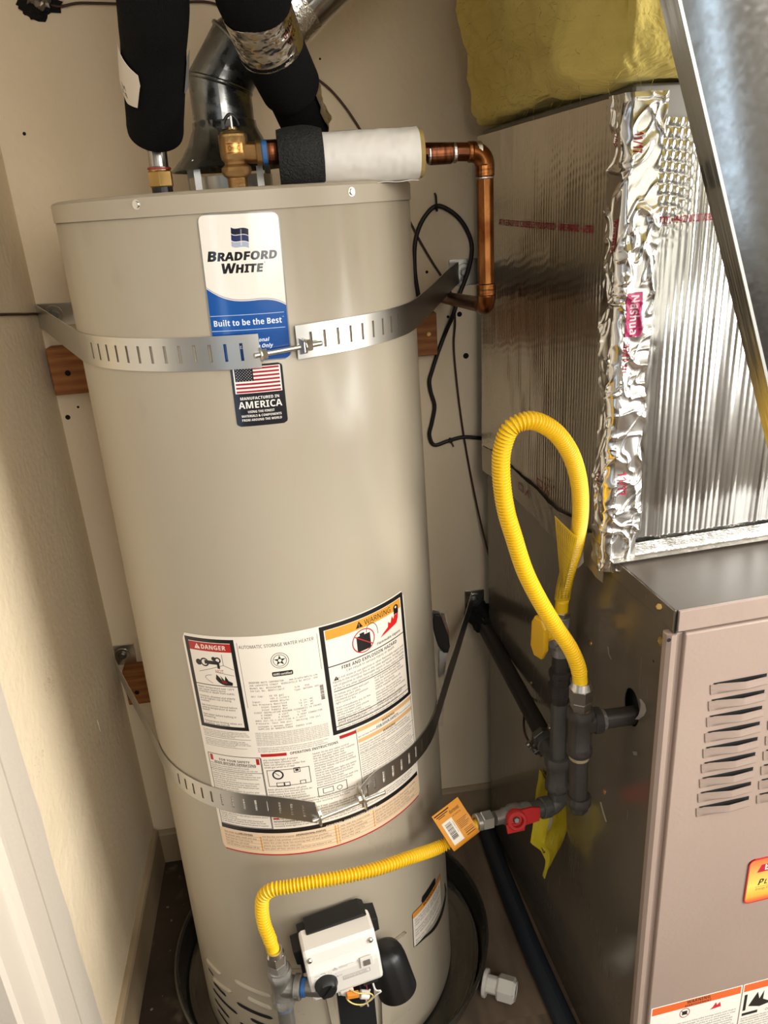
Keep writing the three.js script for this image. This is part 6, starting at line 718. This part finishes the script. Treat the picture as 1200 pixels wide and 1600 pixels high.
  { const glyph = print(256, 128, (c) => { c.lineWidth = 12; c.strokeStyle = '#8c1a2c'; c.strokeRect(20, 20, 90, 60); c.beginPath(); c.moveTo(150, 90); c.lineTo(190, 30); c.lineTo(230, 90); c.stroke(); }); for (const [x, y] of [[850, 762], [820, 768]]) { const q = fuv(onSide(x, y, U0 - 0.006)); part('red_print', sheet(4, 2, (i, j) => fp(U0 - 0.0072, q[1] - 0.012 + j * 0.024, q[2] + 0.03 - i * 0.06)), pm(glyph), t); } }
}
// ---------- yellow fibreglass batt over the plenum ----------
{
  const u0 = -0.045, u1 = 0.3, y0 = 1.61, y1 = 2.25, d0 = 0.125, d1 = 0.69, N = 84; let g = new THREE.BoxGeometry(1, 1, 1, N, N, N); g.deleteAttribute('uv'); g.deleteAttribute('normal'); g = mergeVertices(g, 1e-5); const p = g.attributes.position, rad = 0.032;
  const c = [(u0 + u1) / 2, (y0 + y1) / 2, (d0 + d1) / 2], h = [(u1 - u0) / 2, (y1 - y0) / 2, (d1 - d0) / 2];
  for (let i = 0; i < p.count; i++) {
    const v = [p.getX(i) * 2 * h[0], p.getY(i) * 2 * h[1], p.getZ(i) * 2 * h[2]], k = v.map((x, j) => clamp(x, -h[j] + rad, h[j] - rad)), e = V3(v[0] - k[0], v[1] - k[1], v[2] - k[2]); if (e.length() > 1e-6) e.normalize();
    const b = 0.05 * fbm(v[0] * 7 + 3, v[1] * 7, v[2] * 7, 3) + 0.009 * fbm(v[0] * 22, v[1] * 34 + 9, v[2] * 22, 3) + 0.004 * fbm(v[0] * 70, v[1] * 130, v[2] * 70, 2), lowEdge = e.y < -0.3 ? 0.4 : 1;
    const q = fp(c[0] + k[0] + e.x * (rad + b), c[1] + k[1] + e.y * (rad + b * lowEdge), c[2] + k[2] + e.z * (rad + b)); p.setXYZ(i, q.x, q.y, q.z);
  }
  g.computeVertexNormals(); const tri = (a) => a; { const ix = g.index.array; for (let i = 0; i < ix.length; i += 3) { const t = ix[i]; ix[i] = ix[i + 1]; ix[i + 1] = t; } g.computeVertexNormals(); }
  const cp = g.attributes.position, cols = new Float32Array(cp.count * 3), uv = new Float32Array(cp.count * 2); for (let i = 0; i < cp.count; i++) { uv[i * 2] = (cp.getX(i) - cp.getZ(i)) * 1.0; uv[i * 2 + 1] = cp.getY(i); }
  g.setAttribute('uv', new THREE.BufferAttribute(uv, 2));
  const wool = tex(512, 512, (u, v) => { const k = clamp(0.5 + 0.6 * tfbm(u, v, 5, 71, 5) + 0.25 * tfbm(u * 0.3, v, 60, 75, 2)); return [lerp(0.86, 0.98, k), lerp(0.77, 0.9, k), lerp(0.4, 0.56, k)]; }, true), wm = mat('#ffffff', 1, 0, { map: rep(wool, 2.2, 2.2), bumpMap: rep(grainT, 5, 5), bumpScale: 0.0018, sheen: 0.4, sheenColor: new THREE.Color(0.8, 0.75, 0.4), sheenRoughness: 0.8 });
  const t = thing('insulation_batt', 'fluffy yellow fibreglass insulation bulging above the foil plenum', 'insulation', fp(0.1, y0, 0.4)); part('batt', g, wm, t);
  // loose fibres standing out of the surface
  const rnd = rng(31), fib = [], nn = g.attributes.normal; for (let k = 0; k < 2600; k++) { const i = Math.floor(rnd() * cp.count), o = V3(cp.getX(i), cp.getY(i), cp.getZ(i)); if (o.y > 1.95) continue; const d = V3(nn.getX(i), nn.getY(i), nn.getZ(i)).multiplyScalar(0.6).add(V3(rnd() - 0.5, rnd() - 0.5, rnd() - 0.5)).normalize(), L = 0.006 + 0.016 * rnd(), s = V3(rnd() - 0.5, rnd() - 0.5, rnd() - 0.5).cross(d).normalize().multiplyScalar(0.00035), m = add(o, d, L * 0.5).add(V3(rnd() - 0.5, rnd() - 0.5, rnd() - 0.5).multiplyScalar(0.005)), e = add(o, d, L).add(V3(rnd() - 0.5, rnd() - 0.8, rnd() - 0.5).multiplyScalar(0.008)); fib.push(o.x - s.x, o.y - s.y, o.z - s.z, o.x + s.x, o.y + s.y, o.z + s.z, m.x, m.y, m.z, m.x - s.x, m.y - s.y, m.z - s.z, m.x + s.x, m.y + s.y, m.z + s.z, e.x, e.y, e.z); }
  const fg = new THREE.BufferGeometry(); fg.setAttribute('position', new THREE.Float32BufferAttribute(fib, 3)); fg.computeVertexNormals(); part('loose_fibres', fg, mat([0.62, 0.52, 0.14], 1, 0, { side: THREE.DoubleSide }), t, undefined, 'stuff');
}
// ---------- slanted sheet-metal duct at the upper right ----------
{
  const Z = -0.65, a = onZ(1063, 0, Z), b = onZ(1202, 600, Z), up = a.clone().sub(b).normalize(), right = V3(up.y, -up.x, 0), n = V3(0, 0, 1), t = thing('metal_duct', 'slanted galvanised metal duct with a folded edge at the upper right', 'duct', a.clone());
  const L0 = -0.1, L1 = 0.72 + a.distanceTo(b) * 0, at = (s, w, e) => b.clone().addScaledVector(up, s).addScaledVector(right, w).addScaledVector(n, e), Lm = (CEIL - b.y) / up.y - 0.07;
  const dm = mat([0.5, 0.49, 0.46], 0.24, 0.95, { roughnessMap: rep(varT(grainT, [0.5, 0.7, 0.5], [1, 1, 1]), 3, 6), bumpMap: rep(grainT, 2, 4), bumpScale: 0.00004 });
  const bow = (w) => 0.048 * (1 - ((w - 0.17) / 0.17) ** 2);
  part('front_sheet', slab(60, 30, (i, j) => { const w = i * 0.53; return at(lerp(L0, Lm, j), w, w > 0.17 ? 0.048 : bow(w)); }, 0.0012), dm, t);  // right part is out of view, widened to shade the batt and foil
  part('edge_flange', [slab(2, 30, (i, j) => at(lerp(L0, Lm, j), -0.0015 + 0.0 * i, -0.026 * (1 - i) - 0.0015), 0.0012)], mat([0.4, 0.4, 0.38], 0.35, 0.95, { roughnessMap: rep(blotT, 2, 4) }), t, 'folded edge flange');
  part('seam', [slab(2, 30, (i, j) => at(lerp(L0, Lm, j), -0.0026 + 0.0028 * i, 0.0004 + 0.001), 0.0012)], mat([0.4, 0.4, 0.38], 0.35, 1), t, 'bright folded seam');
  part('inner_box', [slab(2, 30, (i, j) => at(lerp(L0, Lm, j), 0.05 + i * 0.28, -0.03), 0.02)], M.galv, t);
}
renderer.render(scene, camera);
